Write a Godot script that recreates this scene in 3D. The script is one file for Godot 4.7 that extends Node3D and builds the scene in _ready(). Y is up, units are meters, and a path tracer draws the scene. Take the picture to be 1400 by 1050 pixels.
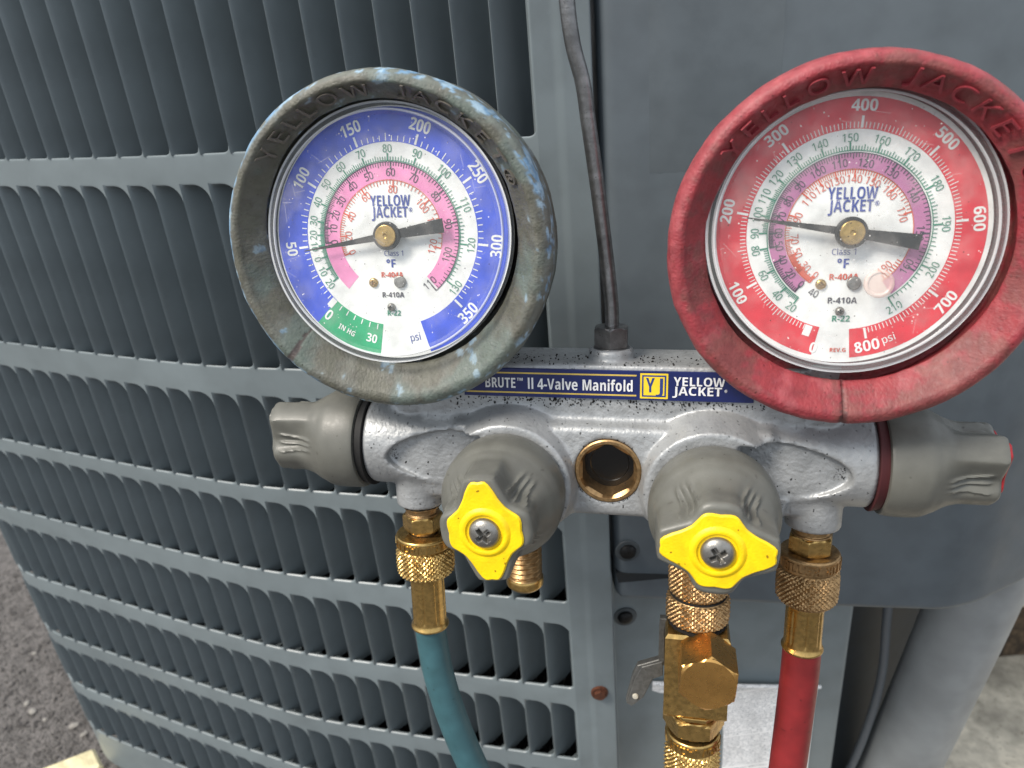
extends Node3D
# A refrigeration manifold gauge set hanging in front of an outdoor air conditioner.
# Shapes are laid out in design units of 1.4 mm (K metres each), with the camera at the design origin.

const K := 0.0014
const GROUND := -460.0           # design height of the ground below the lens
const FACE_U := Vector3(0.97263, -0.01834, 0.23163)     # the manifold's own axes: along the bar,
const FACE_V := Vector3(0.05863, 0.98400, -0.16826)     # up the gauges,
const FACE_W := Vector3(-0.22484, 0.17723, 0.95814)     # out of the dials
const BAR_AT := Vector3(23.14, -111.14, -174.02)

var taken := {}
var M := {}
var rng := RandomNumberGenerator.new()
var fuzz := FastNoiseLite.new()
var fuzz2 := FastNoiseLite.new()


class Shape:
	var v := PackedVector3Array()
	var t := PackedInt32Array()
	var c := PackedColorArray()
	var painted := false

	func add(p: Vector3, col := Color.WHITE) -> int:
		v.append(p)
		c.append(col)
		return v.size() - 1

	func tri(a: int, b: int, d: int) -> void:
		t.append(a)
		t.append(b)
		t.append(d)

	func quad(a: int, b: int, d: int, e: int) -> void:
		tri(a, b, d)
		tri(a, d, e)

	func join(o: Shape, xf := Transform3D()) -> Shape:
		var n := v.size()
		for p in o.v:
			v.append(xf * p)
		c.append_array(o.c)
		for i in o.t:
			t.append(i + n)
		return self

	func tint(col: Color) -> Shape:
		c.fill(col)
		painted = true
		return self


# ---------------------------------------------------------------- shape builders

func grid(f: Callable, nu: int, nv: int, wrap := false, colour = null) -> Shape:
	var s := Shape.new()
	var w := nu if wrap else nu + 1
	for j in nv + 1:
		for i in w:
			var p: Vector3 = f.call(float(i) / nu, float(j) / nv)
			s.add(p, colour.call(p) if colour else Color.WHITE)
	s.painted = colour != null
	for j in nv:
		for i in nu:
			var a := j * w + i
			var b := j * w + (i + 1) % w
			s.quad(a, b, b + w, a + w)
	return s


# profile of (radius, height) turned about z; wave(theta, radius, z) may change the radius
func lathe(prof: Array, n := 64, wave = null, colour = null) -> Shape:
	var s := Shape.new()
	for p in prof:
		for i in n:
			var a := TAU * i / n
			var r: float = p.x if wave == null else wave.call(a, p.x, p.y)
			var q := Vector3(cos(a) * r, sin(a) * r, p.y)
			s.add(q, colour.call(q) if colour else Color.WHITE)
	s.painted = colour != null
	for j in prof.size() - 1:
		for i in n:
			var a := j * n + i
			var b := j * n + (i + 1) % n
			s.quad(a, b, b + n, a + n)
	return s


# the profile with points added along its straight runs, none longer than step
func dense(prof: Array, step: float) -> Array:
	var out := []
	for i in prof.size() - 1:
		var a: Vector2 = prof[i]
		var b: Vector2 = prof[i + 1]
		var n := maxi(1, ceili(a.distance_to(b) / step))
		for k in n:
			out.append(a.lerp(b, float(k) / n))
	out.append(prof[-1])
	return out


# a round-cornered profile: each inner corner replaced by an arc of a few points
func rounded(prof: Array, r: float, n := 4) -> Array:
	var out := [prof[0]]
	for i in range(1, prof.size() - 1):
		var p: Vector2 = prof[i]
		var a: Vector2 = prof[i - 1]
		var b: Vector2 = prof[i + 1]
		var k := minf(r, minf(p.distance_to(a), p.distance_to(b)) * 0.45)
		var p0 := p.move_toward(a, k)
		var p1 := p.move_toward(b, k)
		for j in n + 1:
			var u := float(j) / n
			out.append(p0.lerp(p, u).lerp(p.lerp(p1, u), u))
	out.append(prof[-1])
	return out


func outline(given: Array, z0: float, z1: float, bevel := 0.0) -> Shape:
	var points := given.duplicate()
	if area(points) < 0.0:
		points.reverse()
	var s := Shape.new()
	var n := points.size()
	var rings := [[0.0, z0], [0.0, z1]] if bevel <= 0.0 else [[bevel, z0], [0.0, z0 + bevel], [0.0, z1 - bevel], [bevel, z1]]
	for ring in rings:
		for i in n:
			var p: Vector2 = points[i]
			var e0: Vector2 = (p - points[(i + n - 1) % n]).normalized()
			var e1: Vector2 = (points[(i + 1) % n] - p).normalized()
			var q: Vector2 = p + (e0 + e1).rotated(PI / 2).normalized() * float(ring[0])
			s.add(Vector3(q.x, q.y, ring[1]))
	for j in rings.size() - 1:
		for i in n:
			var a := j * n + i
			var b := j * n + (i + 1) % n
			s.quad(a, b, b + n, a + n)
	var caps := Geometry2D.triangulate_polygon(PackedVector2Array(points))
	var top := (rings.size() - 1) * n
	for k in range(0, caps.size(), 3):
		var a := caps[k]
		var b := caps[k + 1]
		var d := caps[k + 2]
		if (points[b] - points[a]).cross(points[d] - points[a]) < 0.0:
			b = caps[k + 2]
			d = caps[k + 1]
		s.tri(a, d, b)
		s.tri(top + a, top + b, top + d)
	return s


func area(points: Array) -> float:
	var a := 0.0
	for i in points.size():
		a += (points[i] as Vector2).cross(points[(i + 1) % points.size()])
	return a


func block(size: Vector3, bevel := 0.3) -> Shape:
	var h := size / 2
	return outline([Vector2(-h.x, -h.y), Vector2(h.x, -h.y), Vector2(h.x, h.y), Vector2(-h.x, h.y)], -h.z, h.z, bevel)


# a hexagonal nut along z whose corners are turned off at both ends; flat is half its width across flats
func hexagon(flat: float, z0: float, z1: float, inner := 0.0, ease := 0.55) -> Shape:
	var zs := [z0, z0 + 0.35, z0 + 0.8, z0 + 1.3, (z0 + z1) / 2, z1 - 1.3, z1 - 0.8, z1 - 0.35, z1]
	var s := Shape.new()
	var n := 72
	var rows := 0
	if inner > 0.0:
		for i in n:
			s.add(Vector3(cos(TAU * i / n) * inner, sin(TAU * i / n) * inner, z0))
		rows += 1
	else:
		for i in n:
			s.add(Vector3(0, 0, z0))
		rows += 1
	for z in zs:
		var edge := minf(z - z0, z1 - z)
		for i in n:
			var a := TAU * i / n
			var r := flat / cos(fposmod(a + PI / 6, PI / 3) - PI / 6)
			r = minf(r, flat * 0.985 + edge / ease)
			s.add(Vector3(cos(a) * r, sin(a) * r, z))
		rows += 1
	for i in n:
		s.add(Vector3(cos(TAU * i / n) * inner, sin(TAU * i / n) * inner, z1))
	rows += 1
	for j in rows - 1:
		for i in n:
			var a := j * n + i
			var b := j * n + (i + 1) % n
			s.quad(a, b, b + n, a + n)
	return s


func tube(points: Array, radius: float, n := 20, flatten := 1.0) -> Shape:
	var curve := Curve3D.new()
	for i in points.size():
		var a: Vector3 = points[maxi(i - 1, 0)]
		var b: Vector3 = points[mini(i + 1, points.size() - 1)]
		var d: Vector3 = (b - a).normalized()
		var p: Vector3 = points[i]
		curve.add_point(p, -d * p.distance_to(a) / 3, d * p.distance_to(b) / 3)
	curve.bake_interval = 1.0
	var length := curve.get_baked_length()
	var steps := maxi(6, int(length / 2.0))
	var s := Shape.new()
	var side := Vector3.ZERO
	for j in steps + 1:
		var p := curve.sample_baked(length * j / steps, true)
		var q := curve.sample_baked(minf(length, length * j / steps + 0.5), true)
		var o := curve.sample_baked(maxf(0.0, length * j / steps - 0.5), true)
		var e := (q - o).normalized()
		var d := e
		side = (side - d * side.dot(d)).normalized() if j else d.cross(Vector3.UP if absf(d.y) < 0.9 else Vector3.RIGHT).normalized()
		var other := d.cross(side)
		for i in n:
			var a := TAU * i / n
			s.add(p + (side * cos(a) + other * sin(a) * flatten) * radius)
	for j in steps:
		for i in n:
			var a := j * n + i
			var b := j * n + (i + 1) % n
			s.quad(a, b, b + n, a + n)
	return s


# lettering: glyph shapes with capitals `tall` high, centred, pressed `deep` thick
func text(words: String, tall: float, squeeze := 1.0, deep := 0.0, bold := true, steps := 3.0) -> Shape:
	var key := "%s|%s|%s" % [words, bold, deep / tall]
	var s := Shape.new()
	var tm := TextMesh.new()
	var font := SystemFont.new()
	font.font_names = PackedStringArray(["Droid Sans"])
	font.font_weight = 700 if bold else 400
	tm.font = font
	tm.text = words
	tm.font_size = 64
	tm.pixel_size = 1.0
	tm.curve_step = steps
	tm.depth = deep / tall * 45.7
	var arrays := tm.get_mesh_arrays()
	if arrays.is_empty() or arrays[Mesh.ARRAY_VERTEX] == null:
		print("no glyphs for ", key)
		return s
	var box := AABB(arrays[Mesh.ARRAY_VERTEX][0], Vector3.ZERO)
	for p in arrays[Mesh.ARRAY_VERTEX]:
		box = box.expand(p)
	var mid := box.get_center()
	var at := {}
	var index := PackedInt32Array()
	for p: Vector3 in arrays[Mesh.ARRAY_VERTEX]:
		if not at.has(p):
			at[p] = s.add(Vector3((p.x - mid.x) * squeeze, p.y - mid.y, p.z - mid.z) * (tall / 45.7))
		index.append(at[p])
	var order = arrays[Mesh.ARRAY_INDEX]
	if order == null:
		order = range(index.size())
	for k in range(0, order.size(), 3):
		s.tri(index[order[k]], index[order[k + 2]], index[order[k + 1]])
	return s


# ---------------------------------------------------------------- solids from distance fields

func smin(a: float, b: float, k: float) -> float:
	var h := maxf(k - absf(a - b), 0.0) / k
	return minf(a, b) - h * h * k * 0.25


func rod(p2: Vector2, along: float, r: float, half: float, edge: float) -> float:
	var d := Vector2(p2.length() - r + edge, absf(along) - half + edge)
	return minf(maxf(d.x, d.y), 0.0) + Vector2(maxf(d.x, 0), maxf(d.y, 0)).length() - edge


func box_field(p: Vector3, half: Vector3, edge: float) -> float:
	var q := p.abs() - half + Vector3.ONE * edge
	return q.max(Vector3.ZERO).length() + minf(maxf(q.x, maxf(q.y, q.z)), 0.0) - edge


func nets(field: Callable, lo: Vector3, hi: Vector3, cell: float) -> Shape:
	var n := Vector3i(((hi - lo) / cell).ceil())
	var nx := n.x + 1
	var ny := n.y + 1
	var nz := n.z + 1
	var val := PackedFloat32Array()
	val.resize(nx * ny * nz)
	val.fill(9.0)
	var B := 5
	for bz in range(0, nz, B):
		for by in range(0, ny, B):
			for bx in range(0, nx, B):
				var m := lo + (Vector3(bx, by, bz) + Vector3.ONE * (B / 2.0)) * cell
				var d0: float = field.call(m)
				if absf(d0) > B * cell * 1.1:
					if d0 < 0.0:
						for z in range(bz, mini(bz + B, nz)):
							for y in range(by, mini(by + B, ny)):
								for x in range(bx, mini(bx + B, nx)):
									val[(z * ny + y) * nx + x] = -9.0
					continue
				for z in range(bz, mini(bz + B, nz)):
					for y in range(by, mini(by + B, ny)):
						for x in range(bx, mini(bx + B, nx)):
							val[(z * ny + y) * nx + x] = field.call(lo + Vector3(x, y, z) * cell)
	var s := Shape.new()
	var at := {}
	var step := [1, nx, nx * ny]
	for z in nz - 1:
		for y in ny - 1:
			for x in nx - 1:
				var i0 := (z * ny + y) * nx + x
				var inside := 0
				for k in 8:
					if val[i0 + (k & 1) + ((k >> 1) & 1) * nx + (k >> 2) * nx * ny] < 0.0:
						inside += 1
				if inside == 0 or inside == 8:
					continue
				var sum := Vector3.ZERO
				var count := 0
				for e in 3:
					var e1 := (e + 1) % 3
					var e2 := (e + 2) % 3
					for k in 4:
						var o := Vector3.ZERO
						o[e1] = k & 1
						o[e2] = k >> 1
						var ia: int = i0 + (k & 1) * step[e1] + (k >> 1) * step[e2]
						var a := val[ia]
						var b := val[ia + step[e]]
						if (a < 0.0) != (b < 0.0):
							o[e] = a / (a - b)
							sum += o
							count += 1
				at[i0] = s.add(lo + (Vector3(x, y, z) + sum / count) * cell)
	for z in range(1, nz - 1):
		for y in range(1, ny - 1):
			for x in range(1, nx - 1):
				var i0 := (z * ny + y) * nx + x
				var a := val[i0]
				for e in 3:
					var b := val[i0 + step[e]]
					if (a < 0.0) == (b < 0.0):
						continue
					var s1: int = step[(e + 1) % 3]
					var s2: int = step[(e + 2) % 3]
					var q := [at.get(i0, -1), at.get(i0 - s1, -1), at.get(i0 - s1 - s2, -1), at.get(i0 - s2, -1)]
					if -1 in q:
						continue
					if a < 0.0:
						s.quad(q[0], q[1], q[2], q[3])
					else:
						s.quad(q[3], q[2], q[1], q[0])
	return s


# ---------------------------------------------------------------- from shapes to nodes

# normals are shared across an edge where the faces meet at less than `crease` degrees
func mesh_of(s: Shape, crease := 35.0, toward := Vector3.ZERO) -> ArrayMesh:
	var faces := s.t.size() / 3
	var fn := PackedVector3Array()
	fn.resize(faces)
	var volume := 0.0
	var lean := Vector3.ZERO
	for f in faces:
		var a := s.v[s.t[f * 3]]
		var b := s.v[s.t[f * 3 + 1]]
		var d := s.v[s.t[f * 3 + 2]]
		fn[f] = (b - a).cross(d - a)
		volume += a.dot(b.cross(d))
		lean += fn[f]
	var flip := volume < 0.0 if toward == Vector3.ZERO else lean.dot(toward) < 0.0
	var sign := -1.0 if flip else 1.0
	var pos := PackedVector3Array()
	var nor := PackedVector3Array()
	var col := PackedColorArray()
	var idx := PackedInt32Array()
	if crease >= 180.0:
		nor.resize(s.v.size())
		for f in faces:
			for k in 3:
				nor[s.t[f * 3 + k]] += fn[f] * sign
		for i in s.v.size():
			pos.append(s.v[i] * K)
			nor[i] = nor[i].normalized() if nor[i].length_squared() > 1e-20 else Vector3.UP
		col = s.c
		for f in faces:
			idx.append(s.t[f * 3])
			idx.append(s.t[f * 3 + (1 if flip else 2)])
			idx.append(s.t[f * 3 + (2 if flip else 1)])
	else:
		var near := []
		near.resize(s.v.size())
		for f in faces:
			for k in 3:
				var i := s.t[f * 3 + k]
				if near[i] == null:
					near[i] = PackedInt32Array()
				near[i].append(f)
		var unit := PackedVector3Array()
		for f in faces:
			unit.append(fn[f].normalized())
		var limit := cos(deg_to_rad(crease))
		for f in faces:
			if fn[f].length_squared() < 1e-16:
				continue
			for k in [0, 1, 2] if flip else [0, 2, 1]:
				var i := s.t[f * 3 + k]
				var sum := Vector3.ZERO
				for g in near[i]:
					if unit[g].dot(unit[f]) >= limit:
						sum += fn[g]
				idx.append(pos.size())
				pos.append(s.v[i] * K)
				nor.append((sum * sign).normalized())
				col.append(s.c[i])
	var arrays := []
	arrays.resize(Mesh.ARRAY_MAX)
	arrays[Mesh.ARRAY_VERTEX] = pos
	arrays[Mesh.ARRAY_NORMAL] = nor
	arrays[Mesh.ARRAY_INDEX] = idx
	if s.painted:
		arrays[Mesh.ARRAY_COLOR] = col
	var m := ArrayMesh.new()
	m.add_surface_from_arrays(Mesh.PRIMITIVE_TRIANGLES, arrays)
	return m


func part(called: String, s, material: Material, parent: Node, xf := Transform3D(), crease := 35.0, toward := Vector3.ZERO) -> MeshInstance3D:
	var o := MeshInstance3D.new()
	o.name = called
	o.mesh = s if s is Mesh else mesh_of(s, crease, toward)
	o.material_override = material
	o.transform = Transform3D(xf.basis, xf.origin * K)
	parent.add_child(o, true)
	return o


func again(o: MeshInstance3D, xf: Transform3D) -> MeshInstance3D:
	var r: MeshInstance3D = o.duplicate()
	r.name = o.name
	r.transform = Transform3D(xf.basis, xf.origin * K)
	o.get_parent().add_child(r, true)
	return r


func describe(o: Node, label: String, category: String, kind := "", group := "") -> void:
	o.set_meta("label", label)
	o.set_meta("category", category)
	if kind:
		o.set_meta("kind", kind)
	if group:
		o.set_meta("group", group)


func thing(called: String, label: String, category: String, at := Transform3D()) -> Node3D:
	var o := Node3D.new()
	o.name = called
	o.transform = Transform3D(at.basis, (at.origin + Vector3(0, -GROUND, 0)) * K)
	add_child(o, true)
	describe(o, label, category)
	return o


func setting(called: String, s: Shape, material: Material, label: String, category: String, at := Vector3.ZERO, crease := 35.0, toward := Vector3.UP) -> MeshInstance3D:
	var o := part(called, s, material, self, Transform3D(Basis(), at + Vector3(0, -GROUND, 0)), crease, toward)
	describe(o, label, category, "structure")
	return o


func turned(axis: String, at := Vector3.ZERO) -> Transform3D:     # where a z-axis shape points
	match axis:
		"down": return Transform3D(Basis(Vector3.RIGHT, Vector3.BACK, Vector3.DOWN), at)
		"up": return Transform3D(Basis(Vector3.RIGHT, Vector3.FORWARD, Vector3.UP), at)
		"right": return Transform3D(Basis(Vector3.FORWARD, Vector3.UP, Vector3.RIGHT), at)
		"left": return Transform3D(Basis(Vector3.BACK, Vector3.UP, Vector3.LEFT), at)
	return Transform3D(Basis(), at)


# ---------------------------------------------------------------- materials

func noise_texture(kind: int, frequency: float, octaves: int, low: float, high: float, size := 512, seed_ := 1) -> NoiseTexture2D:
	var n := FastNoiseLite.new()
	n.noise_type = kind
	n.frequency = frequency
	n.fractal_octaves = octaves
	n.seed = seed_
	var t := NoiseTexture2D.new()
	t.width = size
	t.height = size
	t.seamless = true
	t.noise = n
	var g := Gradient.new()
	g.set_color(0, Color(low, low, low))
	g.set_color(1, Color(high, high, high))
	t.color_ramp = g
	return t


func speck_texture(base_low: float, base_high: float, count: int, smallest: float, largest: float, dark: Color, seed_: int, size := 512) -> ImageTexture:
	var r := RandomNumberGenerator.new()
	r.seed = seed_
	var n := FastNoiseLite.new()
	n.seed = seed_
	n.frequency = 0.012
	n.fractal_octaves = 5
	var im := n.get_seamless_image(size, size)
	im.convert(Image.FORMAT_RGBA8)
	for y in size:
		for x in size:
			var g := lerpf(base_low, base_high, im.get_pixel(x, y).r)
			im.set_pixel(x, y, Color(g, g, g))
	for k in count:
		var p := Vector2(r.randf() * size, r.randf() * size)
		var a := lerpf(smallest, largest, pow(r.randf(), 4.0))
		var long := r.randf_range(1.0, 1.8)
		var turn := r.randf() * TAU
		var strong := r.randf_range(0.35, 1.0)
		for y in range(int(p.y - a * 2), int(p.y + a * 2) + 1):
			for x in range(int(p.x - a * 2), int(p.x + a * 2) + 1):
				var q := (Vector2(x, y) - p).rotated(turn)
				q.x /= long
				if q.length() < a:
					var xx := posmod(x, size)
					var yy := posmod(y, size)
					im.set_pixel(xx, yy, im.get_pixel(xx, yy).lerp(dark, strong * minf(1.0, (a - q.length()) * 1.5)))
	return ImageTexture.create_from_image(im)


# du: how many design units one repeat of the textures spans
func stuff_of(color: Color, rough: float, metal := 0.0, du := 40.0, albedo: Texture2D = null, bump: Texture2D = null, bump_cm := 0.0, rough_map: Texture2D = null) -> StandardMaterial3D:
	var m := StandardMaterial3D.new()
	m.albedo_color = color
	m.roughness = rough
	m.metallic = metal
	m.cull_mode = BaseMaterial3D.CULL_DISABLED
	m.uv1_triplanar = true
	m.uv1_scale = Vector3.ONE / (du * K)
	m.albedo_texture = albedo
	if bump:
		m.heightmap_enabled = true
		m.heightmap_texture = bump
		m.heightmap_scale = bump_cm
	if rough_map:
		m.roughness_texture = rough_map
		m.roughness_texture_channel = BaseMaterial3D.TEXTURE_CHANNEL_RED
	return m


func layered(m: StandardMaterial3D, over: Texture2D, du: float) -> StandardMaterial3D:
	m.detail_enabled = true
	m.detail_albedo = over
	m.detail_blend_mode = BaseMaterial3D.BLEND_MODE_MUL
	m.detail_uv_layer = BaseMaterial3D.DETAIL_UV_2
	m.uv2_triplanar = true
	m.uv2_scale = Vector3.ONE / (du * K)
	return m


func painted(m: StandardMaterial3D) -> StandardMaterial3D:
	m.vertex_color_use_as_albedo = true
	return m


func make_materials() -> void:
	var S := FastNoiseLite.TYPE_SIMPLEX_SMOOTH
	var fine := noise_texture(S, 0.05, 4, 0.0, 1.0, 512, 3)
	var grain := noise_texture(S, 0.16, 3, 0.0, 1.0, 512, 5)
	var cloud := noise_texture(S, 0.008, 5, 0.78, 1.08, 512, 7)
	var cloud_soft := noise_texture(S, 0.006, 4, 0.90, 1.04, 512, 9)
	var blotch := noise_texture(S, 0.015, 5, 0.45, 1.15, 512, 11)
	var rough_var := noise_texture(S, 0.03, 4, 0.75, 1.15, 512, 13)
	var grain_soft := noise_texture(S, 0.22, 3, 0.80, 1.10, 512, 15)
	var specks := speck_texture(0.88, 1.05, 620, 0.5, 3.0, Color(0.10, 0.09, 0.08), 21)
	var dust := speck_texture(0.92, 1.04, 160, 0.7, 3.0, Color(1, 1, 1), 22)
	var grime_grip := speck_texture(0.92, 1.03, 70, 0.7, 4.0, Color(0.5, 0.48, 0.44), 27)
	var grime_grey := speck_texture(0.80, 1.06, 260, 0.8, 4.0, Color(0.35, 0.35, 0.35), 28)
	var hose_scuff := speck_texture(0.90, 1.04, 130, 0.6, 3.2, Color(0.62, 0.62, 0.60), 29)
	var grime := speck_texture(0.84, 1.06, 260, 0.8, 4.0, Color(0.55, 0.52, 0.46), 23)
	M.paint = layered(stuff_of(Color(0.465, 0.505, 0.52), 0.42, 0.0, 300.0, cloud_soft, grain, 0.002, rough_var), dust, 130.0)
	M.paint_old = layered(stuff_of(Color(0.365, 0.40, 0.425), 0.55, 0.0, 260.0, cloud_soft, grain, 0.002, rough_var), dust, 90.0)
	M.paint_glue = layered(stuff_of(Color(0.352, 0.386, 0.409), 0.66, 0.0, 150.0, cloud_soft, grain, 0.003), dust, 70.0)
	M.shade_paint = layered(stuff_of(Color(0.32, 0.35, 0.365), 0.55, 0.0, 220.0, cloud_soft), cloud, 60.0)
	M.recess_shade_paint = stuff_of(Color(0.11, 0.15, 0.18), 0.6, 0.0, 90.0, cloud)  # same unit paint, with the shade of the recess put into its colour
	M.dark_screw = stuff_of(Color(0.14, 0.14, 0.14), 0.5, 0.5, 12.0, blotch)
	M.bracket = stuff_of(Color(0.40, 0.40, 0.39), 0.45, 0.4, 12.0, grime, fine, 0.006)
	M.sight = stuff_of(Color(0.05, 0.05, 0.05), 0.25)
	M.plate_blue = stuff_of(Color(0.095, 0.14, 0.36), 0.3, 0.0, 30.0, cloud_soft)
	var plug := StandardMaterial3D.new()
	plug.transparency = BaseMaterial3D.TRANSPARENCY_ALPHA
	plug.albedo_color = Color(0.86, 0.76, 0.72, 0.55)
	plug.roughness = 0.3
	M.plug = plug
	M.pebble_dark = stuff_of(Color(0.41, 0.395, 0.385), 0.95, 0.0, 8.0, blotch)
	M.coil = stuff_of(Color(0.05, 0.05, 0.055), 0.6, 0.0, 30.0, blotch)
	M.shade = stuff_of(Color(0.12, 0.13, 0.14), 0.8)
	M.cast = layered(stuff_of(Color(0.675, 0.685, 0.69), 0.47, 0.38, 46.0, specks, fine, 0.020, rough_var), grain_soft, 16.0)
	M.steel = layered(stuff_of(Color(0.56, 0.56, 0.56), 0.36, 0.85, 14.0, grime_grey, fine, 0.008, rough_var), cloud, 31.0)
	M.grip = layered(stuff_of(Color(0.40, 0.40, 0.375), 0.47, 0.0, 34.0, cloud_soft, grain, 0.004, rough_var), grime_grip, 48.0)
	M.yellow = layered(stuff_of(Color(1.0, 0.84, 0.0), 0.45, 0.0, 18.0, cloud_soft, fine, 0.006), grime_light(), 26.0)
	M.blue_cap = stuff_of(Color(0.1, 0.25, 0.65), 0.5)
	M.red_cap = stuff_of(Color(0.62, 0.09, 0.13), 0.5)
	M.gasket = stuff_of(Color(0.26, 0.07, 0.085), 0.7)
	M.screw = stuff_of(Color(0.60, 0.59, 0.57), 0.38, 0.85, 9.0, grime, fine, 0.006)
	M.brass = layered(stuff_of(Color(0.83, 0.69, 0.43), 0.31, 0.95, 40.0, cloud_soft, fine, 0.004, rough_var), blotch_soft(), 21.0)
	M.brass_cap = stuff_of(Color(0.84, 0.65, 0.38), 0.30, 0.95, 40.0, cloud_soft, fine, 0.003, rough_var)
	M.brass_dull = layered(stuff_of(Color(0.76, 0.62, 0.44), 0.42, 0.92, 20.0, cloud, fine, 0.004, rough_var), blotch_soft(), 12.0)
	M.dark = stuff_of(Color(0.06, 0.06, 0.06), 0.7, 0.0, 10.0, blotch)
	M.soot = stuff_of(Color(0.10, 0.085, 0.07), 0.9, 0.0, 6.0, blotch, fine, 0.03)
	M.hose_teal = layered(stuff_of(Color(0.225, 0.375, 0.405), 0.52, 0.0, 34.0, cloud_soft, grain, 0.003, rough_var), hose_scuff, 47.0)
	M.hose_red = layered(stuff_of(Color(0.53, 0.145, 0.155), 0.52, 0.0, 34.0, cloud_soft, grain, 0.003, rough_var), hose_scuff, 47.0)
	M.boot = painted(layered(stuff_of(Color.WHITE, 0.62, 0.0, 26.0, grime, fine, 0.020, rough_var), cloud_soft, 11.0))
	M.letters = painted(stuff_of(Color.WHITE, 0.55, 0.0, 14.0, grime, fine, 0.008))
	M.print_ = painted(layered(stuff_of(Color.WHITE, 0.42, 0.0, 40.0, cloud_soft), dust, 33.0))
	M.black = stuff_of(Color(0.13, 0.13, 0.13), 0.5, 0.0, 12.0, grime)
	M.case = stuff_of(Color(0.25, 0.25, 0.26), 0.4, 0.8)
	var lens := StandardMaterial3D.new()
	lens.transparency = BaseMaterial3D.TRANSPARENCY_ALPHA
	lens.albedo_color = Color(0.92, 0.95, 0.95, 0.05)
	lens.roughness = 0.07
	lens.cull_mode = BaseMaterial3D.CULL_DISABLED
	lens.metallic_specular = 0.3
	M.lens = lens
	var edge := lens.duplicate()
	edge.albedo_color = Color(0.88, 0.89, 0.90, 0.6)
	edge.roughness = 0.2
	M.lens_ring = edge
	var ring := lens.duplicate()
	ring.albedo_color = Color(0.86, 0.88, 0.88, 0.10)
	ring.roughness = 0.10
	M.lens_edge = ring
	M.film_light = film(0.00, 0.12, 31)
	M.film_heavy = film(0.0, 0.14, 32)
	M.plate = painted(stuff_of(Color.WHITE, 0.35, 0.0, 30.0, cloud_soft))
	M.paper = layered(stuff_of(Color(0.98, 0.98, 0.98), 0.6, 0.0, 60.0, cloud_soft), print_lines(), 62.0)
	M.rust = stuff_of(Color(0.42, 0.23, 0.13), 0.85, 0.0, 8.0, blotch, fine, 0.04)
	M.cord = stuff_of(Color(0.34, 0.36, 0.38), 0.6)
	M.pipe = layered(stuff_of(Color(0.60, 0.615, 0.62), 0.55, 0.0, 160.0, cloud_soft), cloud_soft, 70.0)
	M.gravel = layered(stuff_of(Color(0.44, 0.425, 0.415), 0.95, 0.0, 70.0, cloud, fine, 0.35), grime, 37.0)
	M.pebble = stuff_of(Color(0.60, 0.585, 0.56), 0.9, 0.0, 20.0, cloud)
	M.concrete = layered(stuff_of(Color(0.82, 0.78, 0.70), 0.92, 0.0, 260.0, noise_texture(S, 0.008, 5, 0.74, 1.10, 512, 41), fine, 0.02), grime, 60.0)
	M.plank = layered(stuff_of(Color(0.40, 0.33, 0.25), 0.85, 0.0, 90.0, blotch), cloud, 30.0)
	M.pale = stuff_of(Color(0.78, 0.76, 0.70), 0.85, 0.0, 90.0, cloud)
	M.block = stuff_of(Color(0.86, 0.82, 0.66), 0.85, 0.0, 60.0, cloud, fine, 0.05)


func grime_light() -> ImageTexture:
	return speck_texture(0.97, 1.0, 90, 0.8, 5.0, Color(0.45, 0.38, 0.10), 51)


func blotch_soft() -> NoiseTexture2D:
	return noise_texture(FastNoiseLite.TYPE_SIMPLEX_SMOOTH, 0.02, 4, 0.78, 1.06, 512, 52)


# dust on a gauge lens: a thin whitish layer whose cover varies
func film(low: float, high: float, seed_: int) -> StandardMaterial3D:
	var n := FastNoiseLite.new()
	n.seed = seed_
	n.frequency = 0.009
	n.fractal_octaves = 5
	var r := RandomNumberGenerator.new()
	r.seed = seed_
	var im := n.get_seamless_image(512, 512)
	im.convert(Image.FORMAT_RGBA8)
	for y in 512:
		for x in 512:
			var g := smoothstep(0.30, 1.0, im.get_pixel(x, y).r)
			im.set_pixel(x, y, Color(0.86, 0.84, 0.82, lerpf(low, high, g)))
	for k in 260:
		var p := Vector2i(r.randi_range(2, 509), r.randi_range(2, 509))
		im.fill_rect(Rect2i(p, Vector2i(r.randi_range(1, 3), r.randi_range(1, 3))), Color(0.95, 0.94, 0.92, 0.8) if k % 3 else Color(0.1, 0.1, 0.1, 0.8))
	for k in 40:                                                       # fine scratches
		var p := Vector2(r.randf() * 512, r.randf() * 512)
		var d := Vector2.from_angle(r.randf() * TAU)
		for i in r.randi_range(10, 50):
			var q := Vector2i(p + d * i)
			if Rect2i(0, 0, 512, 512).has_point(q):
				im.set_pixelv(q, Color(0.95, 0.95, 0.95, 0.35))
	var m := StandardMaterial3D.new()
	m.transparency = BaseMaterial3D.TRANSPARENCY_ALPHA
	m.albedo_texture = ImageTexture.create_from_image(im)
	m.roughness = 0.7
	m.cull_mode = BaseMaterial3D.CULL_DISABLED
	m.uv1_triplanar = true
	m.uv1_scale = Vector3.ONE / (44.0 * K)
	return m


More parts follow.
